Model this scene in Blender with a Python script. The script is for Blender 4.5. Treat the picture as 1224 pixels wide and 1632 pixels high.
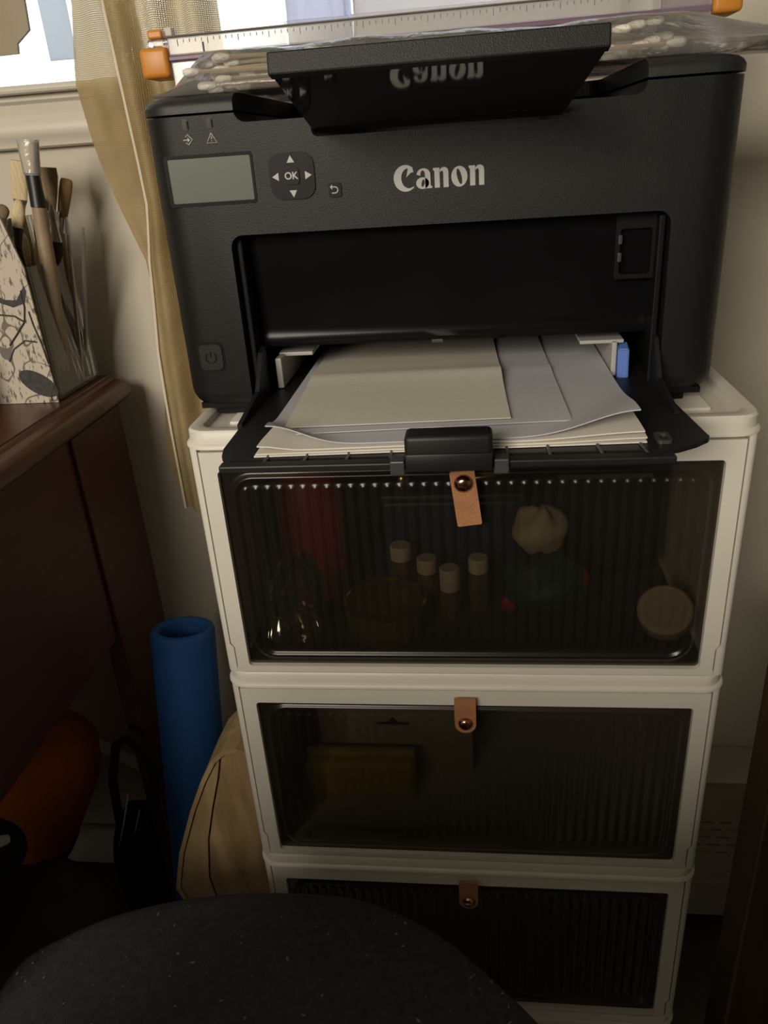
import bpy, bmesh, math, random
from mathutils import Vector, Matrix
from mathutils.geometry import tessellate_polygon
random.seed(7)
S = bpy.context.scene
COL = S.collection
PI = math.pi
for o in list(bpy.data.objects):
    bpy.data.objects.remove(o)

# ------------------------------------------------------------ camera
cd = bpy.data.cameras.new('camera'); cam = bpy.data.objects.new('camera', cd); COL.objects.link(cam)
R_ = Vector((0.99289694, 0.09988187, -0.06464729)); U_ = Vector((0.01550009, 0.43013499, 0.90263151)); F_ = Vector((-0.11796359, 0.8972221, -0.42553154))
m = Matrix((R_, U_, -F_)).transposed().to_4x4(); m.translation = (0.00913, -0.49196, 0.18435)
cam.matrix_world = m
cd.sensor_fit = 'VERTICAL'; cd.sensor_height = 36.0; cd.sensor_width = 27.0
cd.lens = 36.0 * 1236.876 / 1632.0
cd.clip_start = 0.02
S.camera = cam
# ------------------------------------------------------------ world, lamps, exposure
W = bpy.data.worlds.new('world'); S.world = W; W.use_nodes = True
bg = W.node_tree.nodes['Background']; bg.inputs[0].default_value = (0.86, 0.95, 1.0, 1); bg.inputs[1].default_value = 2.2
def area(name, loc, target, size, energy, color):
    l = bpy.data.lights.new(name, 'AREA'); l.shape = 'RECTANGLE'; l.size = size[0]; l.size_y = size[1]; l.energy = energy; l.color = color
    o = bpy.data.objects.new(name, l); COL.objects.link(o); o.location = loc
    o.rotation_euler = (Vector(target) - Vector(loc)).to_track_quat('-Z', 'Y').to_euler()
    return o
# daylight of the window in the wall behind the photographer
area('far_window_light', (-0.82, -2.24, 0.82), (-0.50, 0.3, 0.45), (1.0, 0.95), 62.0, (1.0, 0.90, 0.74))
S.view_settings.view_transform = 'Standard'; S.view_settings.look = 'None'
S.view_settings.exposure = 0.0; S.view_settings.gamma = 1.0
S.view_settings.use_curve_mapping = False

# ------------------------------------------------------------ materials
def nmat(name):
    mt = bpy.data.materials.new(name); mt.use_nodes = True
    nt = mt.node_tree; b = nt.nodes['Principled BSDF']
    return mt, nt, b
def P(name, col, rough=0.5, metal=0.0, spec=0.5, var=0.0, vscale=30, bump=0.0, bscale=200, sheen=0.0, stretch=None):
    mt, nt, b = nmat(name)
    b.inputs['Base Color'].default_value = (*col, 1); b.inputs['Roughness'].default_value = rough
    b.inputs['Metallic'].default_value = metal; b.inputs['Specular IOR Level'].default_value = spec
    if sheen: b.inputs['Sheen Weight'].default_value = sheen
    tc = nt.nodes.new('ShaderNodeTexCoord'); src = tc.outputs['Object']
    if stretch:
        mp = nt.nodes.new('ShaderNodeMapping'); mp.inputs['Scale'].default_value = stretch
        nt.links.new(src, mp.inputs[0]); src = mp.outputs[0]
    if var:
        n = nt.nodes.new('ShaderNodeTexNoise'); n.inputs['Scale'].default_value = vscale; n.inputs['Detail'].default_value = 5
        r = nt.nodes.new('ShaderNodeValToRGB')
        r.color_ramp.elements[0].position = 0.3; r.color_ramp.elements[1].position = 0.7
        r.color_ramp.elements[0].color = (*[c * (1 - var) for c in col], 1); r.color_ramp.elements[1].color = (*[min(1, c * (1 + var)) for c in col], 1)
        nt.links.new(src, n.inputs[0]); nt.links.new(n.outputs[0], r.inputs[0]); nt.links.new(r.outputs[0], b.inputs['Base Color'])
    if bump:
        n2 = nt.nodes.new('ShaderNodeTexNoise'); n2.inputs['Scale'].default_value = bscale; n2.inputs['Detail'].default_value = 3
        bp = nt.nodes.new('ShaderNodeBump'); bp.inputs['Strength'].default_value = bump; bp.inputs['Distance'].default_value = 0.002
        nt.links.new(src, n2.inputs[0]); nt.links.new(n2.outputs[0], bp.inputs['Height']); nt.links.new(bp.outputs[0], b.inputs['Normal'])
    return mt
def clear(name, tint, ior=1.45, rough=0.05, haze=0.0, hazecol=(0.8, 0.8, 0.8), bump=0.0, bscale=60, gl=1.0):
    mt = bpy.data.materials.new(name); mt.use_nodes = True; nt = mt.node_tree
    for n in list(nt.nodes): nt.nodes.remove(n)
    out = nt.nodes.new('ShaderNodeOutputMaterial')
    t = nt.nodes.new('ShaderNodeBsdfTransparent'); t.inputs[0].default_value = (*tint, 1)
    g = nt.nodes.new('ShaderNodeBsdfGlossy'); g.inputs['Roughness'].default_value = rough; g.inputs[0].default_value = (gl, gl, gl, 1)
    f = nt.nodes.new('ShaderNodeFresnel'); f.inputs[0].default_value = ior
    mx = nt.nodes.new('ShaderNodeMixShader')
    nt.links.new(f.outputs[0], mx.inputs[0]); nt.links.new(t.outputs[0], mx.inputs[1]); nt.links.new(g.outputs[0], mx.inputs[2])
    last = mx
    if haze:
        d = nt.nodes.new('ShaderNodeBsdfDiffuse'); d.inputs[0].default_value = (*hazecol, 1)
        m2 = nt.nodes.new('ShaderNodeMixShader'); m2.inputs[0].default_value = haze
        nt.links.new(mx.outputs[0], m2.inputs[1]); nt.links.new(d.outputs[0], m2.inputs[2]); last = m2
    if bump:
        tc = nt.nodes.new('ShaderNodeTexCoord'); n2 = nt.nodes.new('ShaderNodeTexNoise'); n2.inputs['Scale'].default_value = bscale; n2.inputs['Detail'].default_value = 4
        bp = nt.nodes.new('ShaderNodeBump'); bp.inputs['Strength'].default_value = bump; bp.inputs['Distance'].default_value = 0.004
        nt.links.new(tc.outputs['Object'], n2.inputs[0]); nt.links.new(n2.outputs[0], bp.inputs['Height'])
        nt.links.new(bp.outputs[0], g.inputs['Normal']); nt.links.new(bp.outputs[0], f.inputs['Normal'])
    nt.links.new(last.outputs[0], out.inputs[0])
    return mt
def wood(name, c1, c2, rough=0.4, stretch=(4, 40, 40), scale=3.0):
    mt, nt, b = nmat(name)
    tc = nt.nodes.new('ShaderNodeTexCoord'); mp = nt.nodes.new('ShaderNodeMapping'); mp.inputs['Scale'].default_value = stretch
    n = nt.nodes.new('ShaderNodeTexNoise'); n.inputs['Scale'].default_value = scale; n.inputs['Detail'].default_value = 6; n.inputs['Distortion'].default_value = 0.6
    r = nt.nodes.new('ShaderNodeValToRGB'); r.color_ramp.elements[0].position = 0.32; r.color_ramp.elements[1].position = 0.68
    r.color_ramp.elements[0].color = (*c1, 1); r.color_ramp.elements[1].color = (*c2, 1)
    nt.links.new(tc.outputs['Object'], mp.inputs[0]); nt.links.new(mp.outputs[0], n.inputs[0]); nt.links.new(n.outputs[0], r.inputs[0])
    nt.links.new(r.outputs[0], b.inputs['Base Color']); b.inputs['Roughness'].default_value = rough
    return mt
def woven(name, col, transl=0.35):
    mt = bpy.data.materials.new(name); mt.use_nodes = True; nt = mt.node_tree
    for n in list(nt.nodes): nt.nodes.remove(n)
    N = nt.nodes.new; L = nt.links.new
    out = N('ShaderNodeOutputMaterial'); tc = N('ShaderNodeTexCoord')
    w1 = N('ShaderNodeTexWave'); w1.bands_direction = 'X'; w1.inputs['Scale'].default_value = 230; w1.inputs['Distortion'].default_value = 2.2
    w2 = N('ShaderNodeTexWave'); w2.bands_direction = 'Z'; w2.inputs['Scale'].default_value = 190; w2.inputs['Distortion'].default_value = 2.2
    ns = N('ShaderNodeTexNoise'); ns.inputs['Scale'].default_value = 25; ns.inputs['Detail'].default_value = 5
    for w in (w1, w2, ns): L(tc.outputs['Object'], w.inputs[0])
    mu = N('ShaderNodeMath'); mu.operation = 'MAXIMUM'; L(w1.outputs['Fac'], mu.inputs[0]); L(w2.outputs['Fac'], mu.inputs[1])
    ad = N('ShaderNodeMath'); ad.operation = 'MULTIPLY'; L(mu.outputs[0], ad.inputs[0]); L(ns.outputs[0], ad.inputs[1])
    r = N('ShaderNodeValToRGB'); r.color_ramp.elements[0].position = 0.1; r.color_ramp.elements[1].position = 0.55
    r.color_ramp.elements[0].color = (*[c * 0.6 for c in col], 1); r.color_ramp.elements[1].color = (*col, 1)
    L(ad.outputs[0], r.inputs[0])
    d = N('ShaderNodeBsdfDiffuse'); t = N('ShaderNodeBsdfTranslucent'); L(r.outputs[0], d.inputs[0]); L(r.outputs[0], t.inputs[0])
    bp = N('ShaderNodeBump'); bp.inputs['Strength'].default_value = 0.5; bp.inputs['Distance'].default_value = 0.001
    L(mu.outputs[0], bp.inputs['Height']); L(bp.outputs[0], d.inputs['Normal'])
    mx = N('ShaderNodeMixShader'); mx.inputs[0].default_value = transl
    L(d.outputs[0], mx.inputs[1]); L(t.outputs[0], mx.inputs[2])
    # open weave: tiny gaps between the threads
    tr = N('ShaderNodeBsdfTransparent'); mi = N('ShaderNodeMath'); mi.operation = 'LESS_THAN'; mi.inputs[1].default_value = 0.07
    L(ad.outputs[0], mi.inputs[0]); m2 = N('ShaderNodeMixShader'); L(mi.outputs[0], m2.inputs[0]); L(mx.outputs[0], m2.inputs[1]); L(tr.outputs[0], m2.inputs[2])
    L(m2.outputs[0], out.inputs[0])
    return mt

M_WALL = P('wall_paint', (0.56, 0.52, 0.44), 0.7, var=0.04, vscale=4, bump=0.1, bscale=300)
M_DIM = P('low_bounce_wall', (0.16, 0.145, 0.12), 0.8, var=0.05)  # unseen walls coloured darker to cut bounced light low in the room
M_CEIL = P('ceiling_paint', (0.3, 0.29, 0.26), 0.8, var=0.03)
M_FLOOR = wood('floor_wood', (0.03, 0.02, 0.013), (0.05, 0.033, 0.02), 0.5, (30, 4, 30))
M_TRIM = P('trim_paint', (0.62, 0.58, 0.51), 0.4, var=0.03, vscale=8)
M_WINF = P('window_vinyl', (0.75, 0.77, 0.8), 0.4, var=0.02)
M_PANE = clear('window_glass', (0.97, 0.98, 0.98), 1.3, 0.02)
M_PLAS = P('white_plastic', (0.72, 0.69, 0.62), 0.42, var=0.03, vscale=12, bump=0.06, bscale=400)
M_SMOKE = clear('smoked_plastic', (0.37, 0.35, 0.31), 1.42, 0.25, 0.06, (0.14, 0.125, 0.10))
M_LEATH = P('tan_leather', (0.42, 0.19, 0.085), 0.55, var=0.15, vscale=60, bump=0.3, bscale=500)
M_RIVET = P('copper_rivet', (0.55, 0.28, 0.2), 0.2, 1.0)
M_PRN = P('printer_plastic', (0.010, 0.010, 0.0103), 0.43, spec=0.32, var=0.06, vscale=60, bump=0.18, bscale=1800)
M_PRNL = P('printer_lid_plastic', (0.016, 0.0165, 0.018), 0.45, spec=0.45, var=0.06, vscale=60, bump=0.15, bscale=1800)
M_BLK = P('inner_black_plastic', (0.007, 0.007, 0.008), 0.5, spec=0.15, var=0.1, vscale=40)
M_GLOS = P('gloss_black_plastic', (0.006, 0.006, 0.007), 0.06, var=0.1, vscale=20)
M_TRAY = P('tray_black_plastic', (0.011, 0.011, 0.012), 0.45, spec=0.3, var=0.1, vscale=40)
M_RIB = P('tray_rib_plastic', (0.05, 0.05, 0.05), 0.35, var=0.05)
M_COVER = P('cover_black_plastic', (0.005, 0.005, 0.006), 0.22, spec=0.16, var=0.1, vscale=20)
M_LCD = P('lcd_glass', (0.135, 0.15, 0.13), 0.3, spec=0.2, var=0.03, vscale=10)
M_PRINT = P('silver_print', (0.46, 0.455, 0.44), 0.4, var=0.02)
M_KEY = P('key_plastic', (0.009, 0.009, 0.010), 0.45, spec=0.2, var=0.05)
M_IND = P('indicator_plastic', (0.006, 0.006, 0.007), 0.25, spec=0.2, var=0.05)
M_GUIDE = P('grey_guide_plastic', (0.42, 0.41, 0.39), 0.45, var=0.03)
M_BLUE = P('blue_lever_plastic', (0.12, 0.22, 0.62), 0.4, var=0.04)
M_PAPW = P('white_paper', (0.74, 0.71, 0.64), 0.75, var=0.02, vscale=15, bump=0.05, bscale=300)
M_PAPL = P('lilac_grey_paper', (0.53, 0.53, 0.58), 0.75, var=0.02, vscale=15, bump=0.05, bscale=300)
M_PAPC = P('cream_paper', (0.66, 0.635, 0.55), 0.75, var=0.02, vscale=15, bump=0.05, bscale=300)
M_FILM = clear('bag_film', (0.95, 0.95, 0.95), 1.35, 0.16, 0.12, (0.72, 0.70, 0.66), 0.5, 60)
M_STICK = P('swab_stick', (0.36, 0.28, 0.19), 0.6, var=0.15, vscale=50)
M_COTT = P('cotton', (0.78, 0.74, 0.66), 0.9, var=0.05, vscale=200, bump=0.5, bscale=700)
M_ACR = clear('clear_acrylic', (0.975, 0.98, 0.975), 1.42, 0.05, 0.05, (0.6, 0.58, 0.52))
M_ACRP = clear('lilac_acrylic', (0.86, 0.82, 0.87), 1.5, 0.08, 0.16, (0.6, 0.56, 0.6))
M_PURP = P('purple_strip', (0.17, 0.10, 0.17), 0.4, var=0.05)
M_ORNG = P('orange_plastic', (0.62, 0.24, 0.03), 0.4, var=0.06, vscale=40)
M_TICK = P('ruler_print', (0.15, 0.13, 0.13), 0.5, var=0.05)
M_RULER = clear('frosted_ruler', (0.8, 0.8, 0.8), 1.5, 0.12, 0.4, (0.66, 0.63, 0.58))
M_BEIGE = P('beige_card', (0.34, 0.29, 0.21), 0.8, var=0.06)
M_CURT = woven('burlap_weave', (0.66, 0.52, 0.29), 0.42)
M_HEM = P('pale_hem_thread', (0.75, 0.70, 0.58), 0.8, var=0.05)
M_MAHOG = wood('mahogany', (0.062, 0.020, 0.011), (0.095, 0.034, 0.019), 0.32, (40, 3, 40))
M_MAHOD = wood('mahogany_panel', (0.050, 0.010, 0.005), (0.072, 0.016, 0.008), 0.5, (40, 3, 40))
M_FOAM = P('blue_foam', (0.004, 0.065, 0.24), 0.75, var=0.1, vscale=40, bump=0.25, bscale=500)
M_PINE = wood('pale_pine', (0.27, 0.185, 0.085), (0.40, 0.29, 0.145), 0.5, (26, 26, 3), 2.0)
M_PINE2 = wood('pale_pine_knotty', (0.22, 0.145, 0.065), (0.39, 0.265, 0.13), 0.5, (20, 20, 4), 2.4)
M_SEAT = P('charcoal_felt', (0.055, 0.055, 0.064), 1.0, spec=0.1, var=0.22, vscale=160, bump=0.9, bscale=1100, sheen=0.08)
M_LINT = P('pale_lint', (0.22, 0.22, 0.22), 0.9, var=0.1)
M_HEAT = P('heater_enamel', (0.40, 0.39, 0.32), 0.5, var=0.03)
M_SLOT = P('slot_black', (0.003, 0.003, 0.003), 0.9, spec=0.05, var=0.1)
M_DKWD = wood('dark_brown_wood', (0.05, 0.03, 0.012), (0.085, 0.05, 0.02), 0.4, (30, 30, 3))
M_STRIP = P('pale_brace_wood', (0.20, 0.17, 0.14), 0.6, var=0.1)
M_BAGB = P('brown_bag_cloth', (0.05, 0.033, 0.024), 0.85, var=0.15, bump=0.4, bscale=500)
M_BLKC = P('black_strap_cloth', (0.008, 0.008, 0.008), 0.8, var=0.1, bump=0.3, bscale=600)
M_ORC = P('orange_cloth', (0.75, 0.20, 0.03), 0.8, var=0.1, bump=0.2, bscale=400)
M_WRUB = P('white_rubber', (0.65, 0.63, 0.58), 0.6, var=0.05)
M_METAL = P('steel', (0.6, 0.6, 0.6), 0.25, 1.0, var=0.05)
M_BRASS = P('brass', (0.75, 0.55, 0.22), 0.22, 1.0, var=0.05)
M_BRC = P('cream_bristle', (0.62, 0.50, 0.31), 0.8, var=0.18, vscale=120, stretch=(6, 6, 0.5))
M_BRG = P('grey_brown_bristle', (0.20, 0.14, 0.085), 0.8, var=0.25, vscale=120, stretch=(6, 6, 0.5))
M_BRO = P('golden_bristle', (0.26, 0.16, 0.06), 0.8, var=0.25, vscale=120, stretch=(6, 6, 0.5))
M_BRD = P('dark_bristle', (0.045, 0.026, 0.016), 0.8, var=0.2, vscale=120, stretch=(6, 6, 0.5))
M_BHND = P('black_handle', (0.010, 0.010, 0.011), 0.4, var=0.1)
M_WHND = P('wood_handle', (0.30, 0.22, 0.14), 0.5, var=0.15)
M_SHND = P('silver_handle', (0.45, 0.45, 0.45), 0.3, 0.8, var=0.1)
M_SLEEVE = clear('clear_sleeve', (0.88, 0.9, 0.92), 1.5, 0.1, 0.25, (0.75, 0.77, 0.8), 0.5, 90)
M_TUB = P('white_tub', (0.62, 0.60, 0.57), 0.45, var=0.03)
M_LIDG = P('grey_lid', (0.40, 0.41, 0.39), 0.45, var=0.03)
M_SPNG = P('tan_block', (0.42, 0.33, 0.21), 0.85, var=0.1, bump=0.3, bscale=300)
M_RED = P('dark_red', (0.36, 0.018, 0.03), 0.45, var=0.1)
M_NAVY = P('navy', (0.012, 0.02, 0.05), 0.5, var=0.1)
M_GREEN = P('dark_green', (0.012, 0.06, 0.04), 0.6, var=0.3)
M_CRM = P('cream_solid', (0.62, 0.52, 0.36), 0.7, var=0.08)
M_YEL = P('yellow_packet', (0.75, 0.52, 0.10), 0.5, var=0.08)
M_CARD = P('kraft_card', (0.55, 0.46, 0.34), 0.8, var=0.08)
M_AMB = P('amber_bottle', (0.14, 0.08, 0.03), 0.2, var=0.1)
M_GLASS = clear('jar_glass', (0.86, 0.88, 0.84), 1.5, 0.03, 0.05, (0.5, 0.48, 0.4))
def frost(name, col, a, b_, c):
    mt = bpy.data.materials.new(name); mt.use_nodes = True; nt = mt.node_tree
    for n in list(nt.nodes): nt.nodes.remove(n)
    N = nt.nodes.new; L = nt.links.new; out = N('ShaderNodeOutputMaterial')
    d = N('ShaderNodeBsdfDiffuse'); t = N('ShaderNodeBsdfTranslucent'); r = N('ShaderNodeBsdfTransparent'); d.inputs[0].default_value = t.inputs[0].default_value = r.inputs[0].default_value = (*col, 1)
    m1 = N('ShaderNodeMixShader'); m1.inputs[0].default_value = a / (a + b_); L(d.outputs[0], m1.inputs[1]); L(t.outputs[0], m1.inputs[2])
    m2 = N('ShaderNodeMixShader'); m2.inputs[0].default_value = c; L(m1.outputs[0], m2.inputs[1]); L(r.outputs[0], m2.inputs[2]); L(m2.outputs[0], out.inputs[0])
    return mt
M_BIN = frost('frosted_box_plastic', (0.93, 0.92, 0.93), .7, .3, .25)
M_BINT = frost('frosted_lilac_plastic', (0.90, 0.91, 0.97), .7, .3, .45)
M_SLAT = frost('blind_fabric', (0.72, 0.78, 0.86), .55, .45, .02)
M_TWIG = P('twig_bark', (0.10, 0.09, 0.07), 0.9, var=0.2)

def script_card():
    mt, nt, b = nmat('printed_script_card'); N = nt.nodes.new; L = nt.links.new
    tc = N('ShaderNodeTexCoord'); sep = N('ShaderNodeSeparateXYZ'); L(tc.outputs['Object'], sep.inputs[0])
    # rows of handwriting: thin vertical bands broken up by noise
    mp = N('ShaderNodeMapping'); mp.inputs['Scale'].default_value = (120, 1, 40); L(tc.outputs['Object'], mp.inputs[0])
    n1 = N('ShaderNodeTexNoise'); n1.inputs['Scale'].default_value = 3; n1.inputs['Detail'].default_value = 6; L(mp.outputs[0], n1.inputs[0])
    r1 = N('ShaderNodeValToRGB'); r1.color_ramp.elements[0].position = 0.37; r1.color_ramp.elements[1].position = 0.46
    r1.color_ramp.elements[0].color = (0.13, 0.11, 0.10, 1); r1.color_ramp.elements[1].color = (0.52, 0.46, 0.38, 1); L(n1.outputs[0], r1.inputs[0])
    # looping ink flourishes
    n2 = N('ShaderNodeTexNoise'); n2.inputs['Scale'].default_value = 22; n2.inputs['Detail'].default_value = 1; L(tc.outputs['Object'], n2.inputs[0])
    a = N('ShaderNodeMath'); a.operation = 'SUBTRACT'; a.inputs[1].default_value = 0.5; L(n2.outputs[0], a.inputs[0])
    ab = N('ShaderNodeMath'); ab.operation = 'ABSOLUTE'; L(a.outputs[0], ab.inputs[0])
    lt = N('ShaderNodeMath'); lt.operation = 'LESS_THAN'; lt.inputs[1].default_value = 0.006; L(ab.outputs[0], lt.inputs[0])
    m1 = N('ShaderNodeMix'); m1.data_type = 'RGBA'; m1.inputs[7].default_value = (0.15, 0.13, 0.115, 1); L(lt.outputs[0], m1.inputs[0]); L(r1.outputs[0], m1.inputs[6])
    L(m1.outputs[2], b.inputs['Base Color']); b.inputs['Roughness'].default_value = 0.6
    return mt
M_SCRIPT = script_card()
M_INK = P('grey_ink', (0.035, 0.035, 0.034), 0.6, var=0.5, vscale=220)

# ------------------------------------------------------------ mesh helpers
def BM(): return bmesh.new()
def link(name, bm, mat, parent=None, smooth=False, mats=None, face_front=False):
    bmesh.ops.recalc_face_normals(bm, faces=bm.faces)
    if face_front and sum(f.normal.y * f.calc_area() for f in bm.faces) > 0: bmesh.ops.reverse_faces(bm, faces=bm.faces)
    me = bpy.data.meshes.new(name); bm.to_mesh(me); bm.free()
    for mm in (mats or [mat]): me.materials.append(mm)
    if smooth:
        for p in me.polygons: p.use_smooth = True
        if smooth != 'all':
            me.set_sharp_from_angle(angle=math.radians(smooth if smooth is not True else 40))
    o = bpy.data.objects.new(name, me); COL.objects.link(o)
    if parent is not None: adopt(o, parent)
    return o
def adopt(o, parent):
    o.parent = parent
    if parent.type == 'EMPTY': o.matrix_parent_inverse = parent.matrix_basis.inverted()
def tag(o, label, cat, group=None):
    o['label'] = label; o['category'] = cat
    if group: o['group'] = group
    return o
def thing(name, label, cat, loc, group=None):
    e = bpy.data.objects.new(name, None); COL.objects.link(e); e.location = loc; e.empty_display_size = 0.02
    return tag(e, label, cat, group)
def struct(o):
    o['kind'] = 'structure'; return o
def box(bm, x0, x1, y0, y1, z0, z1, bev=0.0, seg=2, mat=None):
    r = bmesh.ops.create_cube(bm, size=1.0)
    for v in r['verts']:
        v.co = Vector(((x0 + x1) / 2 + v.co.x * (x1 - x0), (y0 + y1) / 2 + v.co.y * (y1 - y0), (z0 + z1) / 2 + v.co.z * (z1 - z0)))
    vs = r['verts']
    if mat is not None:
        for v in vs: v.co = mat @ v.co
    if bev:
        es = list({e for v in vs for e in v.link_edges})
        bmesh.ops.bevel(bm, geom=es, offset=bev, segments=seg, profile=0.5, affect='EDGES')
    return vs
def frame_of(d):
    d = d.normalized(); up = Vector((0, 0, 1)) if abs(d.z) < 0.9 else Vector((1, 0, 0))
    a = d.cross(up).normalized(); b = a.cross(d).normalized(); return a, b
def tube(bm, pts, rad, n=8, caps=True, flat=None):
    pts = [Vector(p) for p in pts]; rings = []
    rads = rad if isinstance(rad, (list, tuple)) else [rad] * len(pts)
    a = None
    for i, p in enumerate(pts):
        d = (pts[min(i + 1, len(pts) - 1)] - pts[max(i - 1, 0)]).normalized()
        if a is None: a, b = frame_of(d)
        else:
            a = (a - d * a.dot(d)).normalized(); b = d.cross(a) * -1
        fa = flat or 1.0
        rings.append([bm.verts.new(p + (a * math.cos(t) + b * math.sin(t) * fa) * rads[i]) for t in [2 * PI * k / n for k in range(n)]])
    for r0, r1 in zip(rings, rings[1:]):
        for k in range(n): bm.faces.new((r0[k], r0[(k + 1) % n], r1[(k + 1) % n], r1[k]))
    if caps:
        bm.faces.new(rings[0][::-1]); bm.faces.new(rings[-1])
def lathe(bm, prof, center=(0, 0, 0), n=24, mat=None, sx=1.0, sy=1.0):
    """prof: (radius, z) list; r=0 closes."""
    c = Vector(center); rings = []
    T = mat or Matrix.Identity(4)
    for r, z in prof:
        if r < 1e-6: rings.append([bm.verts.new(c + (T @ Vector((0, 0, z))))])
        else: rings.append([bm.verts.new(c + (T @ Vector((r * sx * math.cos(2 * PI * k / n), r * sy * math.sin(2 * PI * k / n), z)))) for k in range(n)])
    for r0, r1 in zip(rings, rings[1:]):
        for k in range(n):
            k2 = (k + 1) % n
            if len(r0) == 1 and len(r1) == 1: continue
            if len(r0) == 1: bm.faces.new((r0[0], r1[k], r1[k2]))
            elif len(r1) == 1: bm.faces.new((r0[k], r0[k2], r1[0]))
            else: bm.faces.new((r0[k], r0[k2], r1[k2], r1[k]))
def cyl(bm, p0, p1, r, n=16): tube(bm, [p0, p1], r, n)
def prism(bm, pts, f0, f1):
    """extrude a 2-D polygon between the maps f0 and f1 (2-D -> 3-D)"""
    a = [bm.verts.new(f0(*p)) for p in pts]; b = [bm.verts.new(f1(*p)) for p in pts]; n = len(pts)
    bm.faces.new(a); bm.faces.new(b[::-1])
    for i in range(n): bm.faces.new((a[i], a[(i + 1) % n], b[(i + 1) % n], b[i]))
def prism_xz(bm, pts, y0, y1): prism(bm, pts, lambda x, z: (x, y0, z), lambda x, z: (x, y1, z))
def prism_xy(bm, pts, z0, z1): prism(bm, pts, lambda x, y: (x, y, z0), lambda x, y: (x, y, z1))
def prism_yz(bm, pts, x0, x1): prism(bm, pts, lambda y, z: (x0, y, z), lambda y, z: (x1, y, z))
def tess(bm, loops, f0, f1):
    """polygon with holes, given thickness"""
    flat = [p for l in loops for p in l]
    tris = tessellate_polygon([[Vector((p[0], p[1], 0)) for p in l] for l in loops])
    a = [bm.verts.new(f0(*p)) for p in flat]; b = [bm.verts.new(f1(*p)) for p in flat]
    for t in tris:
        try: bm.faces.new([a[i] for i in t]); bm.faces.new([b[i] for i in reversed(t)])
        except ValueError: pass
    k = 0
    for l in loops:
        n = len(l)
        for i in range(n):
            try: bm.faces.new((a[k + i], a[k + (i + 1) % n], b[k + (i + 1) % n], b[k + i]))
            except ValueError: pass
        k += n
def rrect(x0, x1, z0, z1, r, n=5):
    p = []
    for cx, cz, a0 in ((x1 - r, z1 - r, 0), (x0 + r, z1 - r, 90), (x0 + r, z0 + r, 180), (x1 - r, z0 + r, 270)):
        for k in range(n + 1):
            a = math.radians(a0 + 90 * k / n); p.append((cx + r * math.cos(a), cz + r * math.sin(a)))
    return p
def boolean(o, cutter):
    md = o.modifiers.new('b', 'BOOLEAN'); md.operation = 'DIFFERENCE'; md.object = cutter; md.solver = 'EXACT'
    dg = bpy.context.evaluated_depsgraph_get(); ev = o.evaluated_get(dg)
    me = bpy.data.meshes.new_from_object(ev); old = o.data; o.modifiers.clear(); o.data = me
    me.name = o.name
    cm = cutter.data; bpy.data.objects.remove(cutter); bpy.data.meshes.remove(cm); bpy.data.meshes.remove(old)
def lerp(tab, t):
    for (a, va), (b, vb) in zip(tab, tab[1:]):
        if a <= t <= b or (a >= t >= b): return va + (vb - va) * (t - a) / (b - a)
    return tab[0][1] if abs(t - tab[0][0]) < abs(t - tab[-1][0]) else tab[-1][1]
def smooth01(a, b, x):
    t = max(0.0, min(1.0, (x - a) / (b - a))); return t * t * (3 - 2 * t)

# ============================================================ the room
FZ, CZ = -0.85, 1.55
XL, XR, YF, YB = -1.6, 1.3, -2.3, 0.37
def slab(name, mt, *a):
    bm = BM(); box(bm, *a); return struct(link(name, bm, mt))
slab('floor', M_FLOOR, XL - .1, XR + .1, YF - .1, YB + .2, FZ - .1, FZ)
slab('ceiling', M_CEIL, XL - .1, XR + .1, YF - .1, YB + .2, CZ, CZ + .1)
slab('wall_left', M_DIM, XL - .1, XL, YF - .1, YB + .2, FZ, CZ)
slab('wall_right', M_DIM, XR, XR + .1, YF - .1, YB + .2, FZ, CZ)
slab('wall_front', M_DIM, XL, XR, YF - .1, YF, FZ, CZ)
WX0, WX1, WZ0, WZ1 = -0.66, 0.19, 0.262, 1.25
bm = BM()
box(bm, XL, WX0, YB, YB + .14, FZ, CZ); box(bm, WX1, XR, YB, YB + .14, FZ, CZ)
box(bm, WX0, WX1, YB, YB + .14, FZ, WZ0); box(bm, WX0, WX1, YB, YB + .14, WZ1, CZ)
struct(link('wall_back', bm, M_WALL))
# window: vinyl frame with a post, two panes, painted sill and moulded apron
win = bpy.data.objects.new('window_1', None); COL.objects.link(win); win.location = (0, YB + .1, WZ0); struct(win)
bm = BM(); fy0, fy1 = YB + .07, YB + .12
tess(bm, [[(WX0, WZ0), (WX1, WZ0), (WX1, WZ1), (WX0, WZ1)], [(WX0 + .03, WZ0 + .005), (WX0 + .03, WZ1 - .03), (WX1 - .03, WZ1 - .03), (WX1 - .03, WZ0 + .005)]], lambda x, z: (x, fy0, z), lambda x, z: (x, fy1, z))
link('window_frame', bm, M_WINF, win)
bm = BM(); box(bm, WX0 + .03, WX1 - .03, fy0 + .02, fy0 + .024, WZ0 + .005, WZ1 - .03); link('window_pane', bm, M_PANE, win)
bm = BM(); box(bm, WX0 - .05, WX1 + .03, YB - .03, YB + .07, 0.2545, 0.262, .003); struct(link('trim_1', bm, M_TRIM))
bm = BM()
prof = [(YB, .2545), (YB - .016, .2545), (YB - .018, .249), (YB - .014, .246), (YB - .012, .236), (YB - .016, .230), (YB - .018, .222), (YB - .016, .216), (YB - .013, .213), (YB - .012, .2075), (YB - .009, .2055), (YB, .2055)]
prism_yz(bm, prof, WX0 - .05, WX1 + .03); struct(link('trim_2', bm, M_TRIM, smooth=True))
bm = BM(); box(bm, XL, -.2, YB - .012, YB, FZ, -.775, .003); box(bm, .62, XR, YB - .012, YB, FZ, -.775, .003); struct(link('baseboard_back', bm, M_TRIM))

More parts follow.
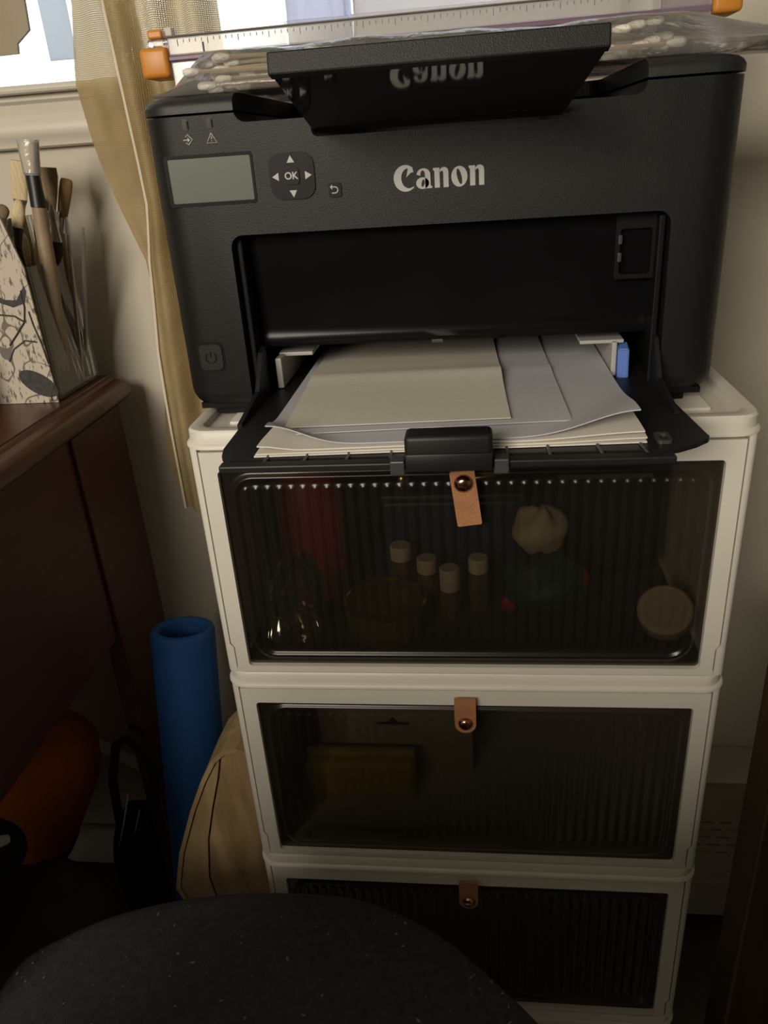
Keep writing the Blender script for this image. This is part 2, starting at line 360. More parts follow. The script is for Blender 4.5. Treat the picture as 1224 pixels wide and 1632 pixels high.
# ============================================================ stacked storage bins
BH = 0.2055
def make_bin(label, loc):
    t = thing('storage_bin', label, 'storage bin', loc, 'stack of white storage bins')
    z0 = loc[2]
    def lk(n, bm, mt, par=t, sm=True): return link(n, bm, mt, par, sm)
    W2, D = .190, .285
    # rim of the lid: rounded corners, recessed top, bead along the lower edge
    def loop(inset, r): return rrect(-.1965 + inset, .1965 - inset, 0 + inset, D + .007 - inset, r, 6)
    bm = BM()
    levels = [(.003, .0005, .017), (.0015, 0, .018), (0, .0006, .019), (0, .0022, .019), (.0012, .0038, .018), (.0024, .0044, .017), (.0028, .0118, .016), (.0042, .0135, .015), (.0110, .0137, .012), (.0125, .0128, .011), (.0135, .0085, .010)]
    rings = [[bm.verts.new((x, y, z0 + z)) for x, y in loop(i, max(r, .004))] for i, z, r in levels]
    for a, b in zip(rings, rings[1:]):
        for k in range(len(a)): bm.faces.new((a[k], a[(k + 1) % len(a)], b[(k + 1) % len(a)], b[k]))
    bm.faces.new(rings[0][::-1]); bm.faces.new(rings[-1])
    lk('lid', bm, M_PLAS)
    # low raised platform of the lid with a channel round it
    bm = BM(); box(bm, -.168, .168, .030, D - .022, z0 + .0082, z0 + .0112, .0015); lk('lid_platform', bm, M_PLAS)
    zb = z0 - BH + .0142
    bm = BM()
    box(bm, -W2 + .002, -W2 + .007, .014, D, zb, z0 + .001); box(bm, W2 - .007, W2 - .002, .014, D, zb, z0 + .001)
    box(bm, -W2 + .006, W2 - .006, D - .005, D, zb, z0 + .001); box(bm, -W2 + .006, W2 - .006, .004, D, zb, zb + .004)
    lk('shell', bm, M_PLAS)
    for s in (-1, 1):                                    # rounded corner post with the stepped notch near its foot
        bm = BM(); zn = z0 - .164
        prism_xz(bm, [(s * .1862, z0 + .0005), (s * .1868, zn), (s * .1922, zn), (s * .1925, z0 + .0005)], .0040, .022)
        prism_xz(bm, [(s * .1868, zn - .0003), (s * .1842, zn - .004), (s * .1842, zb), (s * .1922, zb), (s * .1922, zn - .0003)], .0040, .022)
        es = [e for e in bm.edges if all(abs(v.co.x) > .190 and v.co.y < .01 for v in e.verts) and abs(e.verts[0].co.z - e.verts[1].co.z) > .01]
        bmesh.ops.bevel(bm, geom=es, offset=.0052, segments=4, profile=.5, affect='EDGES')
        lk('corner_post', bm, M_PLAS, sm=30)
    # door: white frame, smoked ribbed panel, leather pull
    bm = BM()
    fo = [(-.1848, z0 - .0022), (.1848, z0 - .0022), (.1854, z0 - .163), (.1829, z0 - .1675), (.1829, zb + .0022), (-.1829, zb + .0022), (-.1829, z0 - .1675), (-.1854, z0 - .163)]
    fi = rrect(-.1733, .1733, z0 - .1850, z0 - .0165, .003, 3)
    tess(bm, [fo, fi[::-1]], lambda x, z: (x, .0030, z), lambda x, z: (x, .0100, z))
    lk('door_frame', bm, M_PLAS, sm=False)
    bm = BM(); NX, NZ = 330, 44; px0, px1, pz0, pz1 = -.1736, .1736, z0 - .1853, z0 - .0162
    def hgt(x, z):
        dx = min(x - px0, px1 - x); dz0 = z - pz0; dz1 = pz1 - z
        ix0, ix1, iz0, iz1 = -.1615, .1615, z0 - .174, z0 - .0265
        # rounded raised border
        qx = max(abs(x) - (ix1 - .012), 0); qz = max(abs(z - (iz0 + iz1) / 2) - ((iz1 - iz0) / 2 - .012), 0)
        d = math.hypot(qx, qz) - .012                      # <0 inside
        h = -.0026 * math.exp(-((d - .0028) / .0026) ** 2)
        ins = smooth01(0, -.004, d)
        zt = z0 - .0295; zbm = z0 - .170
        rib = abs(math.cos(PI * x / .0087))
        ht = smooth01(zt + .001, zt - .0035 - .0015 * (1 - rib), z) * smooth01(zbm - .001, zbm + .003, z)
        return h - ins * ht * .0015 * rib
    zs = sorted(set([pz0 + (pz1 - pz0) * k / 30 for k in range(31)] + [pz1 - .0006 * k for k in range(1, 30)] + [pz0 + .001 * k for k in range(1, 18)]))
    grid = [[bm.verts.new((px0 + (px1 - px0) * i / NX, .0072 + hgt(px0 + (px1 - px0) * i / NX, z), z)) for i in range(NX + 1)] for z in zs]
    for r0, r1 in zip(grid, grid[1:]):
        for i in range(NX): bm.faces.new((r0[i], r0[i + 1], r1[i + 1], r1[i]))
    link('door_panel', bm, M_SMOKE, t, 'all', face_front=True)
    return t
def pull(t, z0, x, kind):
    if kind == 'down':                                   # folded down over the snap, hanging long
        T = Matrix.Translation((x + .0005, -.0040, z0 - .019)) @ Matrix.Rotation(math.radians(-7), 4, 'Y')
        pts = rrect(-.0085, .0085, -.0385, .0020, .0012, 2)
        bm = BM(); prism(bm, pts, lambda a, b: T @ Vector((a, -.0016 - .04 * max(0, -b - .01), b)), lambda a, b: T @ Vector((a, .0008 - .04 * max(0, -b - .01), b)))
        o = link('leather_pull', bm, M_LEATH, t)
        rv = T @ Vector((0, -.0018, -.0068)); r = .0066
    else:
        bm = BM(); pts = [(-.0085, .0025), (-.0085, -.022)] + [(-.0085 * math.cos(PI * k / 8), -.022 - .0085 * math.sin(PI * k / 8)) for k in range(1, 8)] + [(.0085, -.022), (.0085, .0025)]
        T = Matrix.Translation((x, 0, z0 - .0085))
        prism(bm, pts, lambda a, b: T @ Vector((a, -.0035, b)), lambda a, b: T @ Vector((a, -.0008, b)))
        o = link('leather_pull', bm, M_LEATH, t)
        rv = T @ Vector((0, -.0037, -.0205)); r = .0058
    bm = BM(); lathe(bm, [(0, .0042), (r * .45, .0040), (r * .8, .0028), (r, .0008), (r, 0)], rv, 20, Matrix.Rotation(PI / 2, 4, 'X'))
    link('rivet', bm, M_RIVET, o, True)
b1 = make_bin('white plastic bin with smoked ribbed door, topmost of the stack, directly under the printer', (0, 0, 0))
bins = [b1]
labels = ['white plastic bin with smoked door second from the top, yellow packet showing inside',
          'white plastic bin with near black door, third from the top, partly behind the charcoal seat',
          'white plastic bin at the very bottom of the stack on the floor']
for i, lb in enumerate(labels):
    r = b1.copy(); COL.objects.link(r); r.location = (0, 0, -BH * (i + 1)); r['label'] = lb
    for ch in list(b1.children):
        c = ch.copy(); COL.objects.link(c); c.parent = r
    bins.append(r)
pull(b1, 0, -.0005, 'down'); pull(bins[1], -BH, -.002, 'up'); pull(bins[2], -2 * BH, -.003, 'up'); pull(bins[3], -3 * BH, -.002, 'up')
zfoot = -4 * BH + .0142
for s in (-1, 1):
    for y in (.02, .265):
        bm = BM(); lathe(bm, [(0, FZ), (.018, FZ), (.020, zfoot), (0, zfoot)], (s * .165, y, 0), 12); link('foot', bm, M_PLAS, bins[3])

# ---- what shows through the top bin's door
BF = -BH + .0142 + .0050
bm = BM(); box(bm, -.179, .179, .012, .270, BF - .0009, BF - .0001); tag(link('darkening_cloth', bm, M_BAGB), 'dark brown cloth added to darken the floor of the top bin', 'cloth')  # dark sheet added so the white bin floor reads dark
def vessel(name, label, cat, x, y, r, h, body, cap=None, caph=.0, capr=None, base=BF, group=None):
    t = thing(name, label, cat, (x, y, base), group)
    bm = BM(); hb = h - caph
    lathe(bm, [(0, base), (r * .92, base), (r, base + .002), (r, base + hb * .82), (r * .8, base + hb), (0, base + hb)], (x, y, 0), 18); link('body', bm, body, t, True)
    if cap:
        cr = capr or r * .85
        bm = BM(); lathe(bm, [(0, base + hb), (cr, base + hb), (cr, base + h - .001), (cr * .92, base + h), (0, base + h)], (x, y, 0), 18); link('cap', bm, cap, t, True)
    return t
vessel('canister', 'dark red round canister behind ribbed door at left end of top bin', 'canister', -.140, .130, .034, .135, M_RED, M_RED, .02, .035)
t = thing('glass_jar', 'clear glass jar with gold flecks in lower left corner of top bin', 'jar', (-.148, .060, BF))
bm = BM(); lathe(bm, [(0, BF), (.026, BF), (.028, BF + .003), (.028, BF + .050), (.024, BF + .056), (.024, BF + .062)], (-.148, .060, 0), 24); link('body', bm, M_GLASS, t, True)
bm = BM()
for k in range(46):
    a = random.random() * 2 * PI; rr = .022 * math.sqrt(random.random()); z = BF + .004 + random.random() * .04
    c = Vector((-.148 + rr * math.cos(a), .060 + rr * math.sin(a), z)); n = Vector((random.gauss(0, 1), random.gauss(0, 1), random.gauss(0, 1))).normalized(); u, v = frame_of(n); s = .0016 + random.random() * .0022
    bm.faces.new([bm.verts.new(c + u * s), bm.verts.new(c + v * s), bm.verts.new(c - u * s), bm.verts.new(c - v * s)])
o = link('gold_flecks', bm, M_BRASS, t); o['kind'] = 'stuff'
t = thing('round_tin', 'low round tin with brass rim left of the small capped bottles', 'tin', (-.068, .062, BF))
bm = BM(); lathe(bm, [(0, BF), (.033, BF), (.034, BF + .002), (.034, BF + .026), (0, BF + .027)], (-.068, .062, 0), 28); link('body', bm, M_AMB, t, True)
bm = BM(); lathe(bm, [(.0335, BF + .0255), (.0352, BF + .0265), (.0352, BF + .0285), (.0335, BF + .0295), (.0320, BF + .028), (.0335, BF + .0255)], (-.068, .062, 0), 28); link('rim', bm, M_BRASS, t, True)
for x, y, h, r, lb in ((-.058, .112, .052, .010, 'small capped bottle behind the brass rimmed tin'), (-.034, .092, .050, .009, 'small bottle with pale cap, second of the short row in top bin'), (-.014, .078, .048, .009, 'small bottle with the tallest white cap in the short row'), (.010, .092, .050, .009, 'small bottle with white cap at right end of the short row')):
    vessel('cap_bottle', lb, 'bottle', x, y, r, h, M_AMB, M_CRM, .020 if x == -.014 else .013, r * .95, group='small capped bottles in the top bin')
t = thing('navy_box', 'dark navy box at the back of the top bin behind the bottles', 'box', (-.012, .170, BF))
bm = BM(); box(bm, -.075, .050, .135, .215, BF, BF + .082, .003); link('body', bm, M_NAVY, t)
bm = BM(); box(bm, -.077, .052, .133, .217, BF + .0822, BF + .090, .003); link('box_lid', bm, M_NAVY, t)
vessel('gold_vial', 'tiny gold vial on the navy box, left of the leather pull', 'vial', -.056, .150, .008, .022, M_BRASS, M_BRASS, .008, base=BF + .0902, group='gold vials on the navy box')
t = thing('gold_tube', 'crumpled gold tube lying on navy box right of leather pull', 'tube', (.020, .150, BF + .097))
bm = BM(); tube(bm, [(.004, .150, BF + .098), (.016, .150, BF + .099), (.030, .150, BF + .103)], [.0062, .0068, .0040], 10); link('body', bm, M_BRASS, t, True)
bm = BM(); tube(bm, [(.0302, .150, BF + .1031), (.037, .150, BF + .105)], .0045, 10); link('cap', bm, M_BRASS, t, True)
def blob(bm, c, r, amp, seed, n=20, sx=1, sy=1, sz=1):
    rd = random.Random(seed); ph = [(rd.uniform(1, 4), rd.uniform(1, 4), rd.uniform(0, 6)) for _ in range(5)]
    rings = []
    for i in range(1, n):
        th = PI * i / n; ring = []
        for k in range(2 * n):
            f = PI * k / n; rr = r * (1 + amp * sum(math.sin(a * th * 1.5 + round(b) * f + p) for a, b, p in ph) / 3)
            ring.append(bm.verts.new((c[0] + rr * sx * math.sin(th) * math.cos(f), c[1] + rr * sy * math.sin(th) * math.sin(f), c[2] + rr * sz * math.cos(th))))
        rings.append(ring)
    tp = bm.verts.new((c[0], c[1], c[2] + r * sz)); bt = bm.verts.new((c[0], c[1], c[2] - r * sz)); m_ = 2 * n
    for a, b in zip(rings, rings[1:]):
        for k in range(m_): bm.faces.new((a[k], a[(k + 1) % m_], b[(k + 1) % m_], b[k]))
    for k in range(m_):
        bm.faces.new((tp, rings[0][k], rings[0][(k + 1) % m_])); bm.faces.new((bt, rings[-1][(k + 1) % m_], rings[-1][k]))
t = thing('green_pouch', 'dark green pouch with red bits under the cream wad in top bin', 'pouch', (.066, .085, BF))
bm = BM(); blob(bm, (.066, .085, BF + .030), .026, .12, 3, 14, 1.45, 1.2, 1.0); link('pouch_body', bm, M_GREEN, t, 'all')
for x, z, w in ((.092, .036, .009), (.036, .012, .007)):
    bm = BM(); blob(bm, (x, .064 + abs(x - .066) * .5, BF + z), w, .2, int(x * 1000), 8, 1.1, .7, 1.2); link('red_tag', bm, M_RED, t, 'all')['label'] = 'red tag'
bm = BM(); blob(bm, (.060, .085, BF + .079), .0195, .16, 11, 14, 1.15, 1.0, 1.0); tag(link('cotton_wad', bm, M_CRM, None, 'all'), 'crumpled cream wad on the dark green pouch in the top bin', 'wad')
t = thing('cream_puck', 'cream round puck leaning in the lower right corner of top bin', 'puck', (.152, .050, BF))
T = Matrix.Rotation(math.radians(34), 4, 'X') @ Matrix.Rotation(math.radians(-12), 4, 'Y')
bm = BM(); lathe(bm, [(0, -.009), (.019, -.009), (.021, -.006), (.021, .007), (.019, .009), (0, .009)], (.1560, .046, BF + .0235), 28, T); link('body', bm, M_CRM, t, True)
bm = BM(); lathe(bm, [(0, .0091), (.0165, .0091), (.0165, .0099), (0, .0099)], (.1560, .046, BF + .0235), 28, T); link('face', bm, M_CARD, t, True)
# ---- second bin
BF2 = BF - BH - .0008
t = thing('black_pouch', 'black cloth pouch added to darken the right rear of the top bin', 'pouch', (.120, .200, BF))  # stands for dark contents, added to darken the white back wall
bm = BM(); box(bm, .064, .176, .140, .262, BF, BF + .150, .018, 4); link('pouch_body', bm, M_BLKC, t, True)
bm = BM(); box(bm, .080, .160, .1385, .1398, BF + .100, BF + .104, .0004); link('pouch_zip', bm, M_SHND, t)
t = thing('yellow_packet', 'yellow packet standing behind the smoked door of the second bin', 'packet', (-.105, .085, BF2))
bm = BM(); box(bm, -.160, -.054, .070, .098, BF2, BF2 + .043, .004); link('body', bm, M_YEL, t)
bm = BM(); box(bm, -.160, -.054, .080, .088, BF2 + .0432, BF2 + .049, .002); link('sealed_edge', bm, M_YEL, t)
t = thing('header_card', 'grey beige hang card with dark slot behind yellow packet', 'card', (-.075, .112, BF2))
bm = BM(); tess(bm, [[(-.150, BF2), (.002, BF2), (.002, BF2 + .080), (-.150, BF2 + .080)], [(-.092, BF2 + .062), (-.081, BF2 + .063), (-.076, BF2 + .069), (-.071, BF2 + .063), (-.060, BF2 + .062), (-.060, BF2 + .058), (-.092, BF2 + .058)]], lambda x, z: (x, .108, z), lambda x, z: (x, .110, z)); link('body', bm, M_CARD, t)
bm = BM(); box(bm, -.150, .002, .1102, .125, BF2, BF2 + .050, .002); link('backing_box', bm, M_NAVY, t)
t = thing('red_carton', 'dark red carton at left behind the hang card in second bin', 'carton', (-.155, .150, BF2))
bm = BM(); box(bm, -.182, -.120, .132, .175, BF2, BF2 + .110, .002); link('body', bm, M_RED, t)
bm = BM(); box(bm, -.182, -.120, .1315, .1755, BF2 + .1102, BF2 + .114, .001); link('flap', bm, M_RED, t)

# ============================================================ the printer
PX0, PX1, PY0, PY1, PZ0, PZ1 = -.2005, .1725, .0374, .285, .0181, .2092
prn = thing('printer', 'black laser printer with open paper tray on the white bin stack', 'printer', (-.014, .16, .0112))
bm = BM(); box(bm, PX0, PX1, PY0, PY1, PZ0, PZ1)
es = [e for e in bm.edges if all(abs(v.co.y - PY0) < 1e-5 for v in e.verts) and abs(e.verts[0].co.z - e.verts[1].co.z) > .05]
bmesh.ops.bevel(bm, geom=es, offset=.024, segments=8, profile=.5, affect='EDGES')
es = [e for e in bm.edges if all(abs(v.co.z - PZ0) < 1e-5 for v in e.verts)]
bmesh.ops.bevel(bm, geom=es, offset=.013, segments=5, profile=.5, affect='EDGES')
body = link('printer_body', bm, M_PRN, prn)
def cutter(bm):
    me = bpy.data.meshes.new('c'); bmesh.ops.recalc_face_normals(bm, faces=bm.faces); bm.to_mesh(me); bm.free(); o = bpy.data.objects.new('c', me); COL.objects.link(o); return o
OX0, OX1, OZ1 = -.1500, .1325, .1372
bm = BM(); prism_xz(bm, [(OX0 - .000, 0), (OX1 + .001, 0)] + rrect(OX0, OX1, 0, OZ1, .008)[:12], 0, .26)
boolean(body, cutter(bm))
# notch in the top edge, two steps
NL, NR, CL, CR = -.1368, .1125, -.0890, .0660
bm = BM()
def arc(cx, cz, r, a0, a1, n=4): return [(cx + r * math.cos(math.radians(a0 + (a1 - a0) * k / n)), cz + r * math.sin(math.radians(a0 + (a1 - a0) * k / n))) for k in range(n + 1)]
pts = [(NL, .25)] + arc(NL + .007, .2035 + .007, .007, 180, 270) + [(CL - .003, .2035), (CL, .2005)] + arc(CL + .004, .1925 + .004, .004, 180, 270) + arc(CR - .004, .1925 + .004, .004, 270, 360) + [(CR, .2005), (CR + .003, .2020)] + arc(NR - .007, .2020 + .007, .007, 270, 360) + [(NR, .25)]
prism_xz(bm, pts, 0, .235)
boolean(body, cutter(bm))
body.data.materials.clear(); body.data.materials.append(M_PRN)
for p in body.data.polygons: p.use_smooth = True
body.data.set_sharp_from_angle(angle=math.radians(30))
# lid
bm = BM()
lev = [(0, 0, .022), (0, .0040, .022), (.0012, .0065, .022), (.004, .0085, .020), (.009, .0098, .017), (.018, .0105, .012)]
rings = []
for ins, z, r in lev:
    rings.append([bm.verts.new((x, y, .2106 + z)) for x, y in rrect(PX0 + ins, PX1 - ins, PY0 + ins, PY1 - ins * .3, max(r, .003), 7)])
for a, b in zip(rings, rings[1:]):
    for k in range(len(a)): bm.faces.new((a[k], a[(k + 1) % len(a)], b[(k + 1) % len(a)], b[k]))
bm.faces.new(rings[0][::-1]); bm.faces.new(rings[-1])
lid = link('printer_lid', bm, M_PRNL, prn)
bm = BM(); prism_xy(bm, rrect(NL, NR, -.05, .235, .012), .19, .25)
boolean(lid, cutter(bm)); lid.data.materials.clear(); lid.data.materials.append(M_PRNL)
for p in lid.data.polygons: p.use_smooth = True
lid.data.set_sharp_from_angle(angle=math.radians(32))
bm = BM(); box(bm, PX0 + .002, PX1 - .002, PY1 - .045, PY1 - .001, PZ1 - .001, .2108); link('lid_seam', bm, M_BLK, prn)
# floor and back wall of the output recess
bm = BM(); prism_yz(bm, [(.052, .187), (.233, .168), (.233, .190), (.052, .1925)], NL + .001, NR - .001); link('output_tray', bm, M_BLK, prn)
# flap that folds out towards the viewer
T = Matrix.Translation((0, .0405, .1945)) @ Matrix.Rotation(math.radians(-11.5), 4, 'X')
bm = BM()
prism(bm, [(CL + .002, 0), (CR - .002, 0), (.0715, -.116), (-.0845, -.116)], lambda x, y: T @ Vector((x, y, 0)), lambda x, y: T @ Vector((x, y, .0035)))
flap = link('stopper_flap', bm, M_GLOS, prn)
bm = BM(); box(bm, -.0855, .0725, -.123, -.1155, -.0010, .0092, .0009, 2, T); link('flap_lip', bm, M_PRN, flap)
for x in (CL + .007, CR - .007):
    bm = BM(); box(bm, x - .002, x + .002, -.100, -.006, .0036, .0075, .0005, 1, T); link('flap_rib', bm, M_BLK, flap)
# inner panel (glossy cover deep in the opening), its latch and side rails
bm = BM()
n = 16; f = []; g = []
for i in range(n + 1):
    x = OX0 + .004 + (OX1 - OX0 - .008) * i / n; u = (i / n - .5) * 2
    col = [(x, .0530 + .004 * u * u, .1395), (x, .0545 + .004 * u * u, .115), (x, .0565 + .004 * u * u, .090), (x, .0590 + .003 * u * u, .071), (x, .0585 + .003 * u * u, .0650), (x, .0570 + .003 * u * u, .0610), (x, .0590 + .002 * u * u, .0575), (x, .064, .0565), (x, .08, .0565)]
    f.append([bm.verts.new(p) for p in col])
for a, b in zip(f, f[1:]):
    for k in range(len(a) - 1): bm.faces.new((a[k], b[k], b[k + 1], a[k + 1]))
link('inner_cover', bm, M_COVER, prn, 50)
bm = BM(); tess(bm, [rrect(.1020, .1285, .0945, .1355, .002), rrect(.1050, .1250, .0975, .1260, .002)[::-1]], lambda x, z: (x, .0525, z), lambda x, z: (x, .0600, z)); link('cover_latch', bm, M_BLK, prn)
for z in (.1195, .1085):
    bm = BM(); box(bm, .1035, .1062, .0505, .0530, z - .003, z + .003, .0008); link('latch_clip', bm, M_RIB, prn)
for x in (OX0 + .0015, OX1 - .0055):
    bm = BM(); box(bm, x, x + .004, .044, .060, .026, .134, .001); link('side_rail', bm, M_BLK, prn)
bm = BM(); box(bm, -.0200, -.0120, .0508, .0530, .0578, .0600, .0004); link('cover_mark', bm, M_RIB, prn)
# tray: floor plate, front bar, ribs, latch block, hinge arms
TZ = .0278
bm = BM()
plate = [(-.1412, .010), (-.1400, -.070)] + [(-.1375, -.082), (-.1345, -.0880)] + [(.1150, -.0880), (.1185, -.0868), (.1290, -.0800)] + arc(.1310, -.0680, .0075, -60, 20, 5) + [(.1325, .012), (.1300, .200), (-.1400, .200)]
prism_xy(bm, plate, TZ - .0030, TZ - .0004); tray = link('paper_tray', bm, M_TRAY, prn)
bm = BM(); box(bm, -.1340, .1140, -.1010, -.0930, .0238, TZ + .0005, .001); link('front_bar', bm, M_TRAY, tray)
bm = BM(); box(bm, -.1335, .1135, -.0935, -.0860, .0225, .0250, .0004); link('bar_web', bm, M_BLK, tray)
for x0, y0, x1, y1 in ((-.1098, -.0935, -.108, -.080), (-.0869, -.0935, -.0855, -.080), (-.0627, -.0935, -.062, -.080), (-.0380, -.0935, -.038, -.080), (.0270, -.0935, .0265, -.080), (.0498, -.0935, .0490, -.080), (.0773, -.0935, .0760, -.080), (.1010, -.0935, .0990, -.080)):
    bm = BM(); tube(bm, [(x0, y0, TZ - .0003), (x1, y1, TZ + .0003)], .0009, 6); link('tray_rib', bm, M_RIB, tray)
bm = BM(); box(bm, -.0285, .0185, -.1060, -.0900, TZ - .002, .0450, .0028, 3)
box(bm, -.0282, .0182, -.1072, -.0990, TZ - .003, .0352, .0012, 2); lat = link('tray_latch', bm, M_TRAY, tray, 30)
for s, x in ((-1, -.0285), (1, .0185)):
    bm = BM(); box(bm, x + (s * .0045) - .004, x + (s * .0045) + .004, -.1035, -.094, .0215, .0300, .0008); link('latch_foot', bm, M_RIB, tray)
bm = BM(); tess(bm, [rrect(.1085, .1165, -.0800, -.0655, .002, 3), rrect(.1105, .1150, -.0775, -.0680, .0015, 3)[::-1]], lambda x, y: (x, y, TZ - .0005), lambda x, y: (x, y, TZ + .0016)); link('corner_eyelet', bm, M_RIB, tray)
for x, s in ((-.1425, 1), (.1315, -1)):
    bm = BM(); prism_yz(bm, [(-.030, TZ - .003), (.052, TZ - .003), (.052, .060), (.040, .058), (.020, TZ + .008), (-.030, TZ + .001)], x, x + s * .003); link('tray_arm', bm, M_TRAY, tray)
# paper guides
bm = BM(); box(bm, -.1345, -.1300, .054, .150, TZ, .0500, .0008); box(bm, -.1345, -.1090, .068, .150, .0482, .0510, .0006); link('paper_guide', bm, M_GUIDE, tray)
bm = BM(); box(bm, .1045, .1080, .056, .150, TZ, .0515, .0008); box(bm, .0830, .1130, .060, .150, .0500, .0525, .0006); gd = link('paper_guide', bm, M_GUIDE, tray)
bm = BM(); prism_yz(bm, [(.052, .0255), (.054, .0470), (.066, .0490), (.070, .0490), (.070, .0240), (.056, .0240)], .1085, .1160)
bmesh.ops.bevel(bm, geom=list(bm.edges), offset=.001, segments=2, affect='EDGES'); o = link('guide_lever', bm, M_BLUE, gd); o['label'] = 'blue paper guide lever'
for x in (.121, .126, .1285): pass
# bottom plate inside and four feet
bm = BM(); box(bm, PX0 + .01, PX1 - .01, .042, .270, .0182, .0222); link('base_plate', bm, M_BLK, prn)
for x in (-.170, .142):
    for y in (.060, .250):
        bm = BM(); box(bm, x - .012, x + .012, y - .010, y + .010, .0112, .0190, .001); link('foot', bm, M_BLK, prn)

# ---- control panel
FY = PY0
def plate_xz(pts, y0, y1): bm = BM(); prism_xz(bm, pts, y0, y1); return bm
o = link('screen_bezel', plate_xz(rrect(-.1866, -.1282, .1566, .1872, .0022), FY - .0005, FY + .003), M_BLK, prn)
link('screen_glass', plate_xz(rrect(-.1838, -.1298, .1588, .1850, .0010), FY - .0008, FY + .002), M_LCD, o)
dp = link('direction_pad', plate_xz(rrect(-.1183, -.0893, .1572, .1848, .0080), FY - .0012, FY + .003), M_KEY, prn)
k = link('ok_key', plate_xz(rrect(-.1090, -.0990, .1660, .1760, .0022), FY - .0022, FY), M_KEY, dp)
def text(body, size, x, z, y, mat, par, name='lettering', bold=0.0):
    cu = bpy.data.curves.new(name, 'FONT'); cu.body = body; cu.size = size; cu.align_x = 'CENTER'; cu.align_y = 'CENTER'; cu.offset = bold; cu.extrude = .00008
    tmp = bpy.data.objects.new('tmp', cu); COL.objects.link(tmp)
    dg = bpy.context.evaluated_depsgraph_get(); me = bpy.data.meshes.new_from_object(tmp.evaluated_get(dg)); bpy.data.objects.remove(tmp); bpy.data.curves.remove(cu)
    me.transform(Matrix.Translation((x, y, z)) @ Matrix.Rotation(PI / 2, 4, 'X')); me.materials.clear(); me.materials.append(mat); me.name = name
    o = bpy.data.objects.new(name, me); COL.objects.link(o); adopt(o, par); return o
text('OK', .0058, -.1040, .1710, FY - .0024, M_PRINT, dp, 'ok_lettering', .00012)
def tri(x, z, s, ang):
    p = [(x + s * math.cos(math.radians(ang + a)), z + s * math.sin(math.radians(ang + a))) for a in (0, 120, 240)]
    link('arrow_mark', plate_xz(p, FY - .0014, FY - .0010), M_PRINT, dp)
tri(-.1038, .1802, .0028, 90); tri(-.1038, .1612, .0028, 270); tri(-.1138, .1710, .0028, 180); tri(-.0938, .1710, .0028, 0)
bk = link('back_key', plate_xz(rrect(-.0812, -.0729, .1568, .1656, .0018), FY - .0010, FY + .003), M_KEY, prn)
bm = BM(); yy = FY - .0011
tube(bm, [(-.0792, yy, .1630), (-.0768, yy, .1630)] + [(-.0768 + .0018 * math.sin(math.radians(a)), yy, .1612 + .0018 * math.cos(math.radians(a))) for a in range(0, 181, 30)] + [(-.0790, yy, .1594)], .00045, 6)
prism_xz(bm, [(-.0800, .1630), (-.0786, .1645), (-.0786, .1615)], yy - .0002, yy + .0002); link('return_mark', bm, M_PRINT, bk)
bm = BM(); tess(bm, [rrect(-.1852, -.1660, .0466, .0676, .0040), rrect(-.1840, -.1672, .0478, .0664, .0034)[::-1]], lambda x, z: (x, FY - .0004, z), lambda x, z: (x, FY + .002, z)); pk = link('power_surround', bm, M_BLK, prn)
pw = link('power_key', plate_xz(rrect(-.1838, -.1674, .0480, .0662, .0034), FY - .0012, FY + .003), M_PRN, prn)
bm = BM(); tube(bm, [(-.1756 + .0038 * math.sin(math.radians(a)), FY - .0013, .0568 + .0038 * math.cos(math.radians(a))) for a in range(40, 321, 20)], .0004, 6); tube(bm, [(-.1756, FY - .0013, .0575), (-.1756, FY - .0013, .0614)], .0004, 6); link('power_mark', bm, M_KEY, pw)
for x in (-.1684, -.1527):
    il = link('indicator_light', plate_xz(rrect(x - .0020, x + .0018, .2012, .2078, .0016), FY - .0004, FY + .002), M_IND, prn)
    bm = BM(); tube(bm, [(x + .0012, FY - .0006, .2064), (x + .0012, FY - .0006, .2022)], .0005, 6); link('light_edge', bm, M_RIB, il)
bm = BM(); yy = FY - .0003
tube(bm, [(-.1712, yy, .1958), (-.1680, yy, .1958)], .0004, 6); prism_xz(bm, [(-.1668, .1958), (-.1683, .1971), (-.1683, .1945)], yy - .0002, yy + .0002)
tube(bm, [(-.1695, yy, .1975), (-.1680, yy, .1988), (-.1652, yy, .1959), (-.1680, yy, .1930), (-.1695, yy, .1943)], .0004, 6); link('data_icon', bm, M_PRINT, prn)
bm = BM(); c = [(-.1527, .1988), (-.1560, .1932), (-.1494, .1932)]
tube(bm, [(x, yy, z) for x, z in c] + [(c[0][0], yy, c[0][1])], .0004, 6); tube(bm, [(-.1527, yy, .1970), (-.1527, yy, .1953)], .0004, 6); tube(bm, [(-.1527, yy, .1944), (-.1527, yy, .1940)], .0005, 6); link('warning_icon', bm, M_PRINT, prn)
